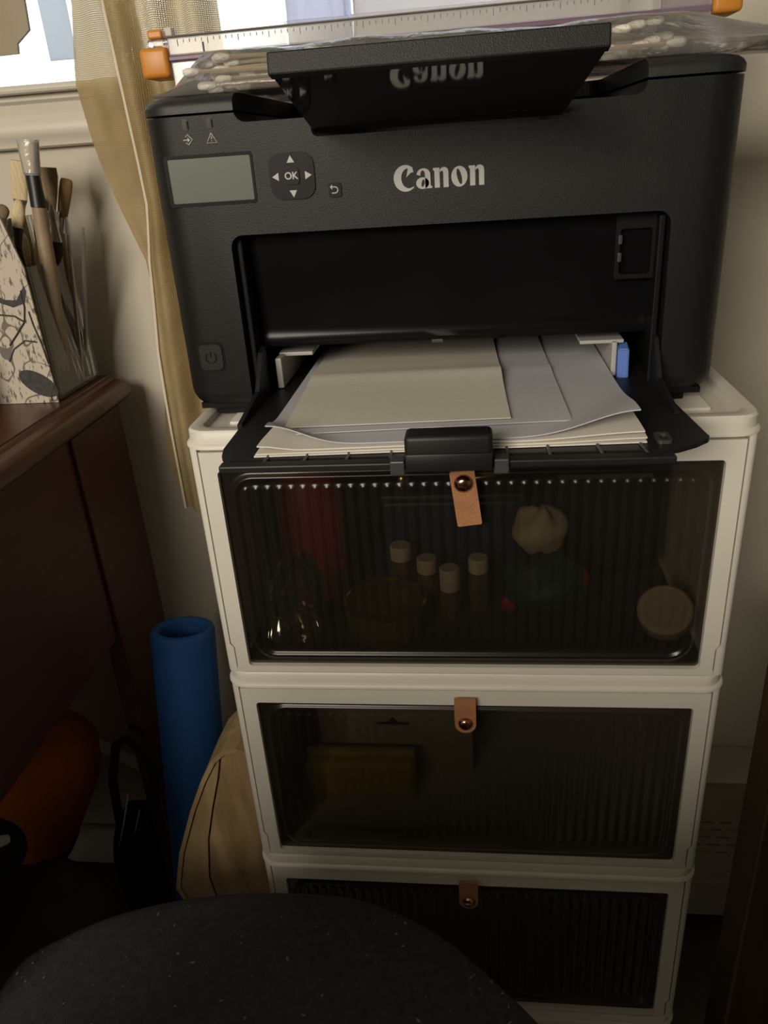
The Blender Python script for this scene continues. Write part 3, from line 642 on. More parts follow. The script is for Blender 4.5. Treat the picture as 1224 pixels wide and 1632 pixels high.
# ---- brand lettering, drawn stroke by stroke
def ell(cx, cy, rx, ry, a0, a1, n=24, tilt=0):
    o = []
    for i in range(n + 1):
        a = math.radians(a0 + (a1 - a0) * i / n); x = rx * math.cos(a); y = ry * math.sin(a); t_ = math.radians(tilt)
        o.append((cx + x * math.cos(t_) - y * math.sin(t_), cy + x * math.sin(t_) + y * math.cos(t_)))
    return o
def gl_C():
    outer = ell(.62, .56, .62, .66, 52, 318, 30)
    inner = ell(.80, .56, .40, .50, 300, 100, 20)
    spike = [(.80, 1.02), (.74, .80), (.66, .62), (.86, .80), (1.02, .86), (1.10, .84), (1.13, .92)]
    return [[outer + inner[:] + [(.76, 1.00), (.66, .60), (.90, .82), (1.05, .84)]]]
def gl_a():
    bowl = ell(.34, .27, .34, .29, 0, 360, 24)[:-1]; hole = ell(.37, .27, .085, .19, 0, 360, 16, -12)[:-1]
    top = ell(.40, .68, .36, .32, 175, 0, 14) + [(.76, 0), (.48, 0), (.48, .66)] + ell(.36, .68, .12, .22, 0, 150, 8) + [(.22, .64)]
    return [[bowl, hole[::-1]], [top], [[(.76, .0), (.76, .14), (.86, .08), (.82, 0)]]]
def gl_n():
    return [[[(-.02, .98), (-.02, .90), (.05, .82), (.05, .0), (.32, .0), (.32, .98)]],
            [[(.30, .70), (.30, .84), (.44, .98), (.60, 1.0), (.74, .92), (.78, .76), (.78, .0), (.51, .0), (.51, .74), (.46, .83), (.38, .80)]]]
def gl_o():
    return [[ell(.42, .49, .42, .51, 0, 360, 28)[:-1], ell(.42, .49, .115, .40, 0, 360, 20, 13)[:-1][::-1]]]
bm = BM(); sc = .0117; x = -.0392
for gl, adv in ((gl_C, 1.14), (gl_a, .90), (gl_n, .90), (gl_o, .90), (gl_n, .8)):
    for loops in gl():
        tess(bm, loops, lambda a, b: (x + a * sc * 1.025, FY - .00035, .1586 + b * sc), lambda a, b: (x + a * sc * 1.025, FY + .0004, .1586 + b * sc))
    x += adv * sc * 1.05
link('brand_lettering', bm, M_PRINT, prn)

# ============================================================ papers in the tray
def sheet(name, label, x0, x1, y0, y1, z, mt, th=.0004, nx=30, ny=20, hf=None, skew=(0, 0)):
    bm = BM(); top = []; bot = []
    for j in range(ny + 1):
        rt, rb = [], []
        for i in range(nx + 1):
            u, v = i / nx, j / ny; X = x0 + (x1 - x0) * u + skew[0] * v; Y = y0 + (y1 - y0) * v + skew[1] * u
            h = hf(u, v, X, Y) if hf else (0, 0)
            rt.append(bm.verts.new((X + h[1] if len(h) > 1 else X, Y, z + th + h[0]))); rb.append(bm.verts.new((X + (h[1] if len(h) > 1 else 0), Y, z + h[0])))
        top.append(rt); bot.append(rb)
    for j in range(ny):
        for i in range(nx):
            bm.faces.new((top[j][i], top[j][i + 1], top[j + 1][i + 1], top[j + 1][i])); bm.faces.new((bot[j][i], bot[j + 1][i], bot[j + 1][i + 1], bot[j][i + 1]))
    for i in range(nx):
        bm.faces.new((top[0][i], bot[0][i], bot[0][i + 1], top[0][i + 1])); bm.faces.new((top[ny][i], top[ny][i + 1], bot[ny][i + 1], bot[ny][i]))
    for j in range(ny):
        bm.faces.new((top[j][0], top[j + 1][0], bot[j + 1][0], bot[j][0])); bm.faces.new((top[j][nx], bot[j][nx], bot[j + 1][nx], top[j + 1][nx]))
    return tag(link(name, bm, mt, None, 50), label, 'paper', 'sheets in the printer tray')
sheet('paper_sheet', 'lowest white sheet in the open printer tray', -.1170, .1030, -.0865, .185, TZ + .0000, M_PAPW, .0008, skew=(0, .008))
sheet('paper_sheet', 'white sheet with frayed front edge under the curled sheet', -.1160, .1032, -.0860, .185, TZ + .0012, M_PAPW, .0008, skew=(0, .0085), hf=lambda u, v, X, Y: (.0010 * smooth01(.75, 1, u) * (1 - smooth01(0, .3, v)),))
sheet('paper_sheet', 'white sheet just below the curled lilac grey sheet', -.1150, .1020, -.0850, .185, TZ + .0026, M_PAPW, .0008, skew=(0, .009), hf=lambda u, v, X, Y: (.0028 * smooth01(.7, 1, u) * (1 - smooth01(0, .5, v)) + .003 * smooth01(.12, 0, u) * (1 - smooth01(0, .2, v)),))
def curl(u, v, X, Y):
    cl = smooth01(.30, 0.0, u + v * 1.3); cr = smooth01(.62, 1.0, u - v * 0.9)
    return (.0125 * cl ** 1.6 + .0135 * cr ** 1.7, .006 * cl ** 2 - .004 * cr ** 2)
sheet('paper_sheet', 'lilac grey sheet with both front corners curled up', -.1155, .1030, -.0815, .185, TZ + .0042, M_PAPL, .0007, 44, 30, curl, skew=(0, .006))
sheet('paper_sheet', 'folded grey half sheet between the curled sheet and cream sheet', -.0960, .0652, -.0660, .185, TZ + .0056, M_PAPL, .0005, 20, 24, lambda u, v, X, Y: (.0012 * math.exp(-((Y - .062) / .006) ** 2) + .0004,), skew=(-.004, .011))
sheet('paper_sheet', 'cream sheet with a cross crease on top of the tray papers', -.1045, .0302, -.0585, .185, TZ + .0076, M_PAPC, .0005, 20, 40, lambda u, v, X, Y: (.0045 * math.exp(-abs(Y - .046) / .022) * (0.6 + .4 * u),), skew=(-.006, .006))

# ============================================================ bag of swabs and paper trimmer on the lid
LZ = .2213
def ztop(x, y):
    a = smooth01(-.195, -.158, x) * (1 - .62 * smooth01(.125, .20, x)) * (1 - .5 * smooth01(.2, .245, x))
    b = smooth01(.045, .075, y) * (1 - smooth01(.165, .192, y))
    return LZ + .0012 + (.0240 + .0015 * smooth01(-.08, -.15, x)) * a * (.25 + .75 * b) * (1 + .05 * math.sin(x * 31 + y * 40) + .025 * math.sin(x * 83 - y * 77) + .012 * math.sin(x * 190 + y * 160)) + .004 * smooth01(.14, .22, x)
def zbot(x, y): return LZ + .0003 + .016 * smooth01(.155, .235, x)
bm = BM(); bx0, bx1, by0, by1 = -.193, .245, .045, .192; NXb, NYb = 110, 34
tp = [[bm.verts.new((bx0 + (bx1 - bx0) * i / NXb, by0 + (by1 - by0) * j / NYb - .012 * smooth01(.15, 0, i / NXb) * (j / NYb - .5), ztop(bx0 + (bx1 - bx0) * i / NXb, by0 + (by1 - by0) * j / NYb))) for i in range(NXb + 1)] for j in range(NYb + 1)]
bt = [[bm.verts.new((v.co.x, v.co.y, min(zbot(v.co.x, v.co.y), v.co.z - .0004))) for v in r] for r in tp]
for j in range(NYb):
    for i in range(NXb):
        bm.faces.new((tp[j][i], tp[j][i + 1], tp[j + 1][i + 1], tp[j + 1][i])); bm.faces.new((bt[j][i], bt[j + 1][i], bt[j + 1][i + 1], bt[j][i + 1]))
for i in range(NXb):
    bm.faces.new((tp[0][i], bt[0][i], bt[0][i + 1], tp[0][i + 1])); bm.faces.new((tp[NYb][i], tp[NYb][i + 1], bt[NYb][i + 1], bt[NYb][i]))
for j in range(NYb):
    bm.faces.new((tp[j][0], tp[j + 1][0], bt[j + 1][0], bt[j][0])); bm.faces.new((tp[j][NXb], bt[j][NXb], bt[j + 1][NXb], tp[j + 1][NXb]))
tbag = thing('plastic_bag', 'clear plastic bag full of cotton swabs lying on the printer', 'bag', (0, .12, LZ))
link('bag_film', bm, M_FILM, tbag, 'all')
bm = BM(); tube(bm, [(.237, by0 + .004, zbot(.237, .1) + .003), (.237, by1 - .004, zbot(.237, .1) + .003)], .0016, 6); link('zip_strip', bm, M_FILM, tbag)
# one swab, then copies
bm = BM(); cyl(bm, (-.036, 0, 0), (.036, 0, 0), .0013, 6); sw = link('cotton_swab', bm, M_STICK)
def tip(s):
    bm = BM(); lathe(bm, [(0, .0055), (.0015, .0050), (.0024, .0030), (.0025, 0), (.0021, -.0035), (.0013, -.0060), (0, -.0061)], (s * .0345, 0, 0), 8, Matrix.Rotation(s * PI / 2, 4, 'Y'))
    return link('cotton_tip', bm, M_COTT, sw, 'all')
tip(-1); tip(1)
LBS = {'l': 'cotton swab in the left end bundle of the clear bag', 'm': 'cotton swab in the middle of the clear bag behind the flap', 'r': 'cotton swab loose in the right end of the clear bag'}
first = True
spots = []
for cx, n, key, sx, sa in ((-.117, 72, 'l', .011, 6), (-.058, 30, 'm', .014, 7), (.015, 30, 'm', .014, 8), (.086, 34, 'r', .016, 13)):
    for k in range(n):
        y = .066 + .104 * random.random(); lay = k % 5
        x = cx + random.gauss(0, sx) * .9
        x = max(-.140 if key == 'l' else -1, min(.112, x))
        z = LZ + .0042 + lay * .0042 + random.random() * .0040
        zt = min(ztop(x - .036, y), ztop(x + .036, y), ztop(x, y)) - .0035
        z = min(z, zt)
        if z < LZ + .0038: z = LZ + .0038
        spots.append((x, y, z, math.radians(random.gauss(0, sa)), key))
kids = list(sw.children)
for x, y, z, a, key in spots:
    if first: r = sw; first = False
    else:
        r = sw.copy(); COL.objects.link(r)
        for ch in kids:
            c = ch.copy(); COL.objects.link(c); c.parent = r
    r.location = (x, y, z); r.rotation_euler = (0, random.uniform(-.03, .03), a)
    tag(r, LBS[key], 'swab', {'l': 'swabs at the left end of the bag', 'm': 'swabs in the middle of the bag', 'r': 'swabs at the right end of the bag'}[key])
# trimmer
tr = thing('paper_trimmer', 'long clear and lilac paper trimmer with orange ends behind the bag', 'paper trimmer', (-.02, .235, LZ))
bm = BM(); box(bm, -.2270, .186, .202, .268, LZ - .0026, LZ + .006, .002); link('trimmer_base', bm, M_ACRP, tr)
bm = BM(); box(bm, -.2270, .186, .2010, .2045, LZ + .0062, .2525, .001); link('front_rail', bm, M_ACRP, tr)
bm = BM(); box(bm, -.2280, .187, .1995, .2075, .2526, .2562, .0008); link('purple_strip', bm, M_PURP, tr)
bm = BM(); box(bm, -.2275, .1865, .2008, .2060, .2563, .2690, .0012); link('ruler', bm, M_RULER, tr)
bm = BM(); box(bm, -.2275, .1865, .2002, .2080, .2691, .2702, .0004); link('ruler_edge', bm, M_TICK, tr)
bm = BM()
for k in range(82):
    x = -.219 + k * .00494; h = .0042 if k % 5 == 0 else .0022
    box(bm, x - .00025, x + .00025, .2003, .2008, .2670 - h, .2670)
o = link('ruler_ticks', bm, M_TICK, tr); o['kind'] = 'stuff'
bm = BM(); cyl(bm, (-.205, .2003, .236), (-.205, .2003, .2525), .0007, 6); cyl(bm, (-.1985, .2003, .2575), (-.1985, .2003, .2640), .0007, 6); link('marker_line', bm, M_TICK, tr)
bm = BM(); box(bm, -.2508, -.2275, .196, .228, .2415, .2630, .0035, 3); o = link('end_cap', bm, M_ORNG, tr, 30); o['label'] = 'orange end cap'
bm = BM(); box(bm, -.2455, -.2310, .205, .222, .2632, .2692, .0015); link('cap_band', bm, M_ACRP, tr)
bm = BM(); box(bm, -.2440, -.2320, .204, .221, .2694, .2755, .0015); o = link('cap_button', bm, M_ORNG, tr); o['label'] = 'small orange button'
bm = BM(); box(bm, -.2292, -.2235, .204, .214, .2703, .2765, .001); link('hinge_pin', bm, M_WRUB, tr)
bm = BM(); box(bm, .1865, .2075, .196, .228, .2500, .2830, .0035, 3); o = link('end_cap', bm, M_ORNG, tr, 30); o['label'] = 'orange end cap'
bm = BM(); box(bm, .150, .186, .1990, .2015, .2400, .2690, .0008); link('end_panel', bm, M_ACRP, tr)

tr.location.z += .0048; tr.rotation_euler = (0, math.radians(-.35), 0)
# ============================================================ on the window sill
def tote(name, label, x0, x1, y0, y1, z0, z1, mt, lidm):
    t = thing(name, label, 'container', ((x0 + x1) / 2, (y0 + y1) / 2, z0))
    bm = BM()
    for a in ((x0, x1, y0, y0 + .002), (x0, x1, y1 - .002, y1), (x0, x0 + .002, y0, y1), (x1 - .002, x1, y0, y1)): box(bm, *a, z0, z1)
    box(bm, x0, x1, y0, y1, z0, z0 + .002); link('tub_wall', bm, mt, t)
    bm = BM(); box(bm, x0 - .004, x1 + .004, y0 - .004, y1 + .004, z1 + .0002, z1 + .012, .002); link('tub_lid', bm, lidm, t)
    bm = BM(); box(bm, x0 - .003, x1 + .003, y0 - .003, y0 - .0002, z0 + .034, z0 + .038, .0008); link('rim_band', bm, lidm, t)
tote('frosted_box', 'small frosted lilac box on window sill left of the larger tub', -.1660, -.1080, .380, .425, .2622, .40, M_BINT, M_BINT)
tote('storage_tub', 'large frosted white tub on the window sill behind the trimmer', -.1000, .1500, .376, .432, .2622, .42, M_BIN, M_BIN)
t = thing('beige_card', 'flat beige card with a notched corner propped in the left window', 'card', (-.50, .40, .262))
bm = BM(); prism_xz(bm, [(-.60, .2625), (-.56, .2625), (-.55, .294), (-.4560, .2955), (-.4545, .3045), (-.4385, .3155), (-.4365, .345), (-.43, .40), (-.60, .40)], .398, .402); link('card_sheet', bm, M_BEIGE, t)
bm = BM(); box(bm, -.60, -.56, .4022, .425, .2622, .33, .001); link('easel_back', bm, M_BEIGE, t)
t = thing('blind_slat', 'pale bluish vertical blind slat hanging in the left window beside the curtain', 'blind', (-.433, .418, .288))
bm = BM(); box(bm, -.4320, -.4020, .4170, .4185, .2885, 1.235, .0004); link('slat', bm, M_SLAT, t)
bm = BM(); box(bm, -.4240, -.4100, .4150, .4205, 1.2352, 1.25, .0008); link('slat_clip', bm, M_WINF, t)
t = thing('bare_shrub', 'bare twigs outside the bright window', 'shrub', (-.25, 1.2, -.6))
for px, tipx, zt in ((-.30, -.22, .75), (-.24, -.30, .70), (-.20, -.13, .78)):
    bm = BM(); tube(bm, [(-.25, 1.2, -.6), ((px - .25) / 2, 1.2, 0), (px, 1.2, .40), (tipx, 1.22, zt)], [.010, .007, .004, .0015], 6); link('branch', bm, M_TWIG, t, True)

# ============================================================ curtain
ct = thing('curtain', 'beige open weave burlap curtain hanging between window and printer', 'curtain', (-.27, .315, -.18))
Ltab = [(1.30, -.366), (.323, -.359), (.259, -.370), (.199, -.363), (.145, -.350), (.091, -.333), (-.002, -.329), (-.117, -.349), (-.165, -.345), (-.190, -.331)]
Htab = [(1.30, -.325), (.323, -.318), (.236, -.313), (.19, -.311), (.145, -.3105), (.091, -.3195), (-.002, -.3275), (-.19, -.329)]
Rtab = [(1.30, -.20), (.323, -.215), (.21, -.215), (.0, -.22), (-.19, -.24)]
def cloth(name, ltab, rtab, yb, amp, waves, z0, z1, par, nu=70, nz=90, ph=0.0):
    bm = BM(); g = []
    for j in range(nz + 1):
        z = z0 + (z1 - z0) * j / nz; L_, Rr = lerp(ltab, z), lerp(rtab, z); row = []
        for i in range(nu + 1):
            u = i / nu
            y = yb + amp * math.sin(2 * PI * waves * u + ph + .8 * math.sin(z * 4)) * (.6 + .4 * math.sin(z * 3 + 1)) + .002 * math.sin(z * 22 + u * 9)
            row.append(bm.verts.new((L_ + (Rr - L_) * u, y, z)))
        g.append(row)
    for a, b in zip(g, g[1:]):
        for i in range(nu): bm.faces.new((a[i], a[i + 1], b[i + 1], b[i]))
    return link(name, bm, M_CURT, par, 'all'), g
Htab2 = [(z, x - .004) for z, x in Htab]
cloth('front_fold', Htab2, Rtab, .308, .010, 3.0, -.188, 1.30, ct, ph=1.2)
cloth('back_fold', Ltab, [(z, x + .022) for z, x in Htab], .327, .006, 1.3, -.19, 1.30, ct, 30, ph=.4)
bm = BM(); pts = []
for j in range(81):
    z = 1.30 - 1.488 * j / 80; x = lerp(Htab2, z)
    pts.append((x, .308 + .010 * math.sin(1.2 + .8 * math.sin(z * 4)) * (.6 + .4 * math.sin(z * 3 + 1)) + .002 * math.sin(z * 22) - .0012, z))
tube(bm, pts, .0014, 6); o = link('hem_edge', bm, M_HEM, ct); o['label'] = 'pale stitched hem'
bm = BM(); cyl(bm, (-.75, .318, 1.31), (.3, .318, 1.31), .009, 12)
rod = tag(link('curtain_rod', bm, M_DKWD), 'dark rod carrying the burlap curtain above the window', 'curtain rod')
for x in (-.70, .25):
    bm = BM(); box(bm, x - .008, x + .008, .318, YB, 1.302, 1.318, .002); link('rod_bracket', bm, M_DKWD, rod)

# ============================================================ dresser
DX = -.397; DY0, DY1 = -.245, .335; DTOP = -.030
dr = thing('dresser', 'reddish brown wooden dresser with rounded top edge, left of the bins', 'dresser', (-.70, .05, FZ))
bm = BM()
prof = [(DX - .006, DTOP - .0015), (DX - .003, DTOP - .0025), (DX - .001, DTOP - .005)] + [(DX + .004 + .0125 * math.sin(math.radians(a)), DTOP - .017 + .0115 * math.cos(math.radians(a))) for a in range(0, 181, 18)] + [(DX - .002, DTOP - .0295), (DX - .006, DTOP - .034)]
poly = [(-1.05, DTOP - .034), (-1.05, DTOP), (DX - .0065, DTOP)] + prof
prism_xz(bm, poly, DY0 - .012, DY1); link('dresser_top', bm, M_MAHOG, dr, 35)
bm = BM(); box(bm, DX - .014, DX - .004, DY0 + .055, .215, -.305, DTOP - .034, .001); link('side_panel', bm, M_MAHOD, dr)
for y0, y1 in ((.213, .332), (DY0, DY0 + .060)):
    for x0, x1 in ((DX - .020, DX), (-1.03, -1.00)):
        if y0 > 0: bm = BM(); box(bm, x0, x1, y0 + .0, y1, FZ, DTOP - .034, .002)
        else: bm = BM(); box(bm, x0, x1, y0, y1, FZ, DTOP - .034, .002)
        link('leg', bm, M_MAHOD, dr)
bm = BM(); box(bm, -1.02, DX - .014, DY0 + .01, DY0 + .03, -.575, DTOP - .035); box(bm, -1.02, DX - .014, .31, .328, -.305, DTOP - .035); box(bm, -1.02, DX - .014, DY0 + .03, .31, -.305, -.295); box(bm, -1.02, -1.01, DY0 + .03, .31, -.305, DTOP - .035); link('carcass', bm, M_MAHOD, dr)  # unseen front board reaches low, shaped to block light under the dresser
for k in range(4):  # lower rows added out of view to keep light from underneath
    bm = BM(); z1 = DTOP - .045 - k * .125; box(bm, -.965, -.455, DY0 - .004, DY0 + .009, z1 - .112, z1, .004); d_ = link('drawer_front', bm, M_MAHOG, dr)
    for x in (-.84, -.58):
        bm = BM(); lathe(bm, [(0, .022), (.010, .020), (.012, .014), (.005, .006), (.005, 0)], (x, DY0 - .004, z1 - .056), 14, Matrix.Rotation(PI / 2, 4, 'X')); link('knob', bm, M_BRASS, d_, True)

# ---- acrylic organiser with printed card, brushes
HX0, HX1, HY0, HY1 = -.520, -.411, .236, .330; hz = DTOP + .0004
ac = thing('acrylic_organiser', 'clear acrylic brush organiser on the back corner of the dresser', 'organiser', ((HX0 + HX1) / 2, .285, hz))
def pan(n, *a): bm = BM(); box(bm, *a, .0006, 1); return link(n, bm, M_ACR, ac)
pan('base', HX0, HX1, HY0, HY1, hz, hz + .003)
pan('front_panel', HX0, HX1, HY0, HY0 + .0025, hz + .0032, .1025)
pan('back_panel', HX0, HX1, HY1 - .0025, HY1, hz + .0032, .1045)
pan('side_panel', HX1 - .0025, HX1, HY0 + .003, HY1 - .003, hz + .0032, .1020)
pan('side_panel', HX0, HX0 + .0025, HY0 + .003, HY1 - .003, hz + .0032, .1020)
pan('divider', -.4440, -.4420, HY0 + .003, HY1 - .003, hz + .0032, .1440)
pan('divider', HX0 + .003, HX1 - .003, .2830, .2850, hz + .0032, .0950)
bm = BM(); prism_xz(bm, [(-.530, hz), (-.4115, hz), (-.4125, .1020), (-.4240, .1500), (-.530, .1540)], .2322, .2345)
pc = tag(link('printed_card', bm, M_SCRIPT), 'cream card printed with grey handwriting leaning on the acrylic organiser', 'card')
bm = BM(); prism_xz(bm, [(-.4275 + .0185 * math.cos(2 * PI * k / 24) - .004 * math.sin(2 * PI * k / 24), -.0095 + .0135 * math.sin(2 * PI * k / 24) - .005 * math.cos(2 * PI * k / 24)) for k in range(24)], .2316, .2322); link('leaf_print', bm, M_INK, pc)
bm = BM(); prism_xz(bm, [(-.452, .082), (-.440, .074), (-.428, .073), (-.417, .086), (-.4165, .080), (-.420, .070), (-.433, .0665), (-.447, .072)], .2316, .2322); link('leaf_print', bm, M_INK, pc)
for pts in ([(-.421, .082), (-.4215, .066), (-.4255, .052), (-.437, .040), (-.447, .030)], [(-.4255, .052), (-.434, .058), (-.450, .060)], [(-.4115, .010), (-.4135, .030), (-.417, .048), (-.4185, .062)], [(-.418, .032), (-.430, .034), (-.444, .026), (-.452, .014)], [(-.4115, -.012), (-.4165, -.019), (-.4180, -.028)]):
    bm = BM(); tube(bm, [(x, .2319, z) for x, z in pts], .0009, 5); link('ink_stroke', bm, M_INK, pc)
t = thing('tan_block', 'tan block standing inside the clear acrylic organiser', 'block', (-.426, .258, hz))
bm = BM(); box(bm, -.4405, -.4150, .2420, .2780, hz + .0034, .0580, .0015); link('block_body', bm, M_SPNG, t)
bm = BM(); box(bm, -.4405, -.4150, .2420, .2780, .0582, .0605, .0006); link('block_cap', bm, M_SPNG, t)
t = thing('white_tub', 'white plastic tub with grey lid left of the printed card', 'tub', (-.515, .190, DTOP))
tx = -.5085
bm = BM(); lathe(bm, [(0, DTOP + .0004), (.030, DTOP + .0004), (.033, DTOP + .004), (.034, .018), (0, .018)], (tx, .190, 0), 28); link('tub_body', bm, M_TUB, t, True)
bm = BM(); lathe(bm, [(0, .0182), (.0365, .0182), (.0370, .019), (.0370, .027), (.0350, .029), (0, .029)], (tx, .190, 0), 28); link('tub_lid', bm, M_LIDG, t, True)
bm = BM(); lathe(bm, [(0, .0292), (.030, .0292), (.031, .031), (.031, .047), (.029, .049), (0, .049)], (tx, .190, 0), 28); link('upper_tub', bm, M_TUB, t, True)

def brush(label, tipp, base, ferr, foot, w, d, hm, fm, hd, shape='flat', sleeve=False, r=.003):
    """bristle head tip->base, ferrule base->ferr, handle ferr->foot"""
    tipp, base, ferr, foot = map(Vector, (tipp, base, ferr, foot))
    t = thing('paint_brush', label, 'brush', foot, 'brushes in the acrylic organiser')
    prof = {'flat': [(0, .82), (.3, .95), (.7, 1.05), (.92, 1.0), (1, .85)], 'filbert': [(0, .7), (.3, .95), (.6, 1.0), (.85, .75), (.96, .45), (1, .15)], 'fan': [(0, .45), (.4, .85), (.8, 1.15), (1, 1.1)], 'round': [(0, .8), (.3, 1.0), (.6, .8), (.85, .4), (1, .06)]}[shape]
    ax = (tipp - base); up = ax.normalized(); a = Vector((1, 0, 0)); a = (a - up * a.dot(up)).normalized(); b = up.cross(a)
    def loft(sec, n=16):
        bm = BM(); rings = [[bm.verts.new(p + a * (rx * math.cos(2 * PI * k / n)) + b * (ry * math.sin(2 * PI * k / n))) for k in range(n)] for p, rx, ry in sec]
        for r0, r1 in zip(rings, rings[1:]):
            for k in range(n): bm.faces.new((r0[k], r0[(k + 1) % n], r1[(k + 1) % n], r1[k]))
        bm.faces.new(rings[0][::-1]); bm.faces.new(rings[-1]); return bm
    link('bristles', loft([(base + ax * s, w / 2 * q, d / 2 * min(q, 1)) for s, q in prof]), hm, t, True)
    link('ferrule', loft([(ferr, r * 1.1, r * 1.1), (ferr + (base - ferr) * .5, (r + w * .42) / 2, (r + d * .42) / 2), (base - up * .0003, w * .43, d * .43)]), fm, t, True)
    link('handle', loft([(foot, r * .6, r * .6), (foot + (ferr - foot) * .6, r * 1.15, r * 1.15), (ferr - up * .0003, r, r)]), hd, t, True)
    if sleeve:
        s0 = base - up * .002; link('sleeve', loft([(s0, w * .5, d * .6), (base + ax * .5, w * .56, d * .62), (tipp + up * .002, w * .66, d * .5)]), M_SLEEVE, t, True)
zf = hz + .006
brush('tall brush with clear sleeve over its tip and black neck', (-.4005, .272, .2095), (-.4035, .272, .1830), (-.4045, .272, .1530), (-.4190, .270, zf), .0165, .011, M_BRC, M_BHND, M_WHND, 'flat', True, .0068)
brush('wide cream flat brush behind the sleeved brush', (-.4300, .300, .1945), (-.4375, .300, .1600), (-.4395, .300, .1480), (-.438, .300, zf), .0180, .008, M_BRC, M_METAL, M_WHND)
brush('cream oval brush in front at upper left of the holder', (-.4165, .2600, .1610), (-.4245, .2600, .1370), (-.4285, .2600, .1200), (-.4320, .262, .062), .0135, .009, M_BRC, M_BHND, M_BHND, 'filbert')
brush('broad grey brown brush right of the black neck', (-.4060, .305, .1870), (-.4100, .305, .1470), (-.4120, .305, .1300), (-.420, .303, zf), .0200, .010, M_BRG, M_METAL, M_WHND, 'fan')
brush('golden brown brush, rightmost of the upright heads', (-.3905, .312, .1750), (-.4035, .312, .1410), (-.4080, .312, .1260), (-.4180, .312, zf), .0125, .009, M_BRO, M_METAL, M_WHND, 'flat')
brush('small ochre brush between the cream flat brush and black neck', (-.4130, .290, .1620), (-.4200, .290, .1400), (-.4230, .290, .1280), (-.4280, .290, zf), .0080, .006, M_BRC, M_METAL, M_WHND, 'filbert')
brush('short cream filbert brush low at the left of the pair', (-.4385, .2920, .1285), (-.4430, .2920, .0980), (-.4450, .2920, .0820), (-.4470, .292, zf), .0105, .007, M_BRC, M_METAL, M_WHND, 'filbert')
brush('short cream filbert brush low at the right of the pair', (-.4220, .2915, .1245), (-.4290, .2915, .0930), (-.4310, .2915, .0780), (-.4340, .292, zf), .0125, .007, M_BRC, M_METAL, M_WHND, 'filbert')
brush('dark brown round brush with silver neck', (-.4090, .290, .0960), (-.4040, .290, .1190), (-.4024, .290, .1400), (-.4010, .290, .1530), .0125, .010, M_BRD, M_METAL, M_SHND, 'round')
brush('grey tipped brush at the far left edge', (-.4385, .268, .1575), (-.4425, .268, .1460), (-.4450, .268, .1320), (-.4540, .270, zf), .0140, .009, M_BRG, M_METAL, M_SHND, 'filbert')
for lb, p0, p1, mt in (('silver rod standing between the brush heads', (-.3935, .300, .1410), (-.4150, .298, zf), M_METAL), ('thin grey stick leaning out at the right of the holder', (-.3785, .300, .1300), (-.4200, .318, zf), M_SHND), ('pale clear rod behind the front filberts', (-.4140, .2780, .1420), (-.4250, .280, zf), M_ACR)):
    t = thing('rod', lb, 'rod', p1); p0, p1 = Vector(p0), Vector(p1)
    bm = BM(); tube(bm, [p1, p1 + (p0 - p1) * .9], .0022, 8); link('shaft', bm, mt, t, True)
    bm = BM(); tube(bm, [p1 + (p0 - p1) * .902, p0], [.0026, .0012], 8); link('tip', bm, mt, t, True)

# ============================================================ between and under
ft = thing('foam_roller', 'hollow blue foam roller standing between dresser and white bins', 'foam roller', (-.334, .100, FZ))
A, B = Vector((-.3345, .100, FZ + .009)), Vector((-.3150, .2000, -.2810)); d = (B - A); q = d.to_track_quat('Z', 'Y').to_matrix().to_4x4(); H = d.length
bm = BM(); lathe(bm, [(.0245, 0), (.0345, 0), (.0350, .002), (.0350, H - .004), (.0335, H - .001), (.0315, H), (.0275, H), (.0255, H - .002), (.0250, H - .006), (.0245, 0)], A, 40, q); link('foam_tube', bm, M_FOAM, ft, True)
# pale wooden board on edge beside the bins: rim strip and two planks with a dark curved seam
wb = thing('wooden_board', 'pale rounded wooden board with curved dark seam beside the bins', 'board', (-.27, .09, FZ))
def outl(s): return [(-.2020 - s, FZ + .001 + s), (-.2020 - s, -.345 - s)] + [(-.2080 - s * .6, -.3270 - s), (-.2200, -.3210 - s), (-.2350 + s * .4, -.3250 - s), (-.2470 + s * .7, -.3370 - s * .7), (-.2620 + s * .9, -.3640 - s * .4), (-.2800 + s, -.4050), (-.3020 + s, -.4640), (-.3150 + s, -.5160), (-.3020 + s, -.5600), (-.2880 + s, -.6200), (-.2780 + s, -.7200), (-.2740 + s, FZ + .001 + s)]
bm = BM(); o0, o1 = outl(0), outl(.0045)
tess(bm, [o0, o1[::-1]], lambda x, z: (x, .056, z), lambda x, z: (x, .118, z)); link('rim_strip', bm, M_PINE, wb, 30)
seam = [(-.2370, -.3300), (-.2440, -.3600), (-.2560, -.4000), (-.2680, -.4450), (-.2760, -.5000), (-.2700, -.5600), (-.2600, -.6500), (-.2500, FZ + .006)]
left = outl(.0050)
iL = [p for p in left if p[0] < -.2360 and p[1] < -.329]
bm = BM(); prism_xz(bm, [(x - .0009, z) for x, z in seam] + iL[::-1], .0585, .116); link('plank', bm, M_PINE, wb, 30)
iR = [p for p in left if p[0] > -.2360]
bm = BM(); prism_xz(bm, iR + [(x + .0009, z) for x, z in seam], .0590, .116); link('plank', bm, M_PINE2, wb, 30)
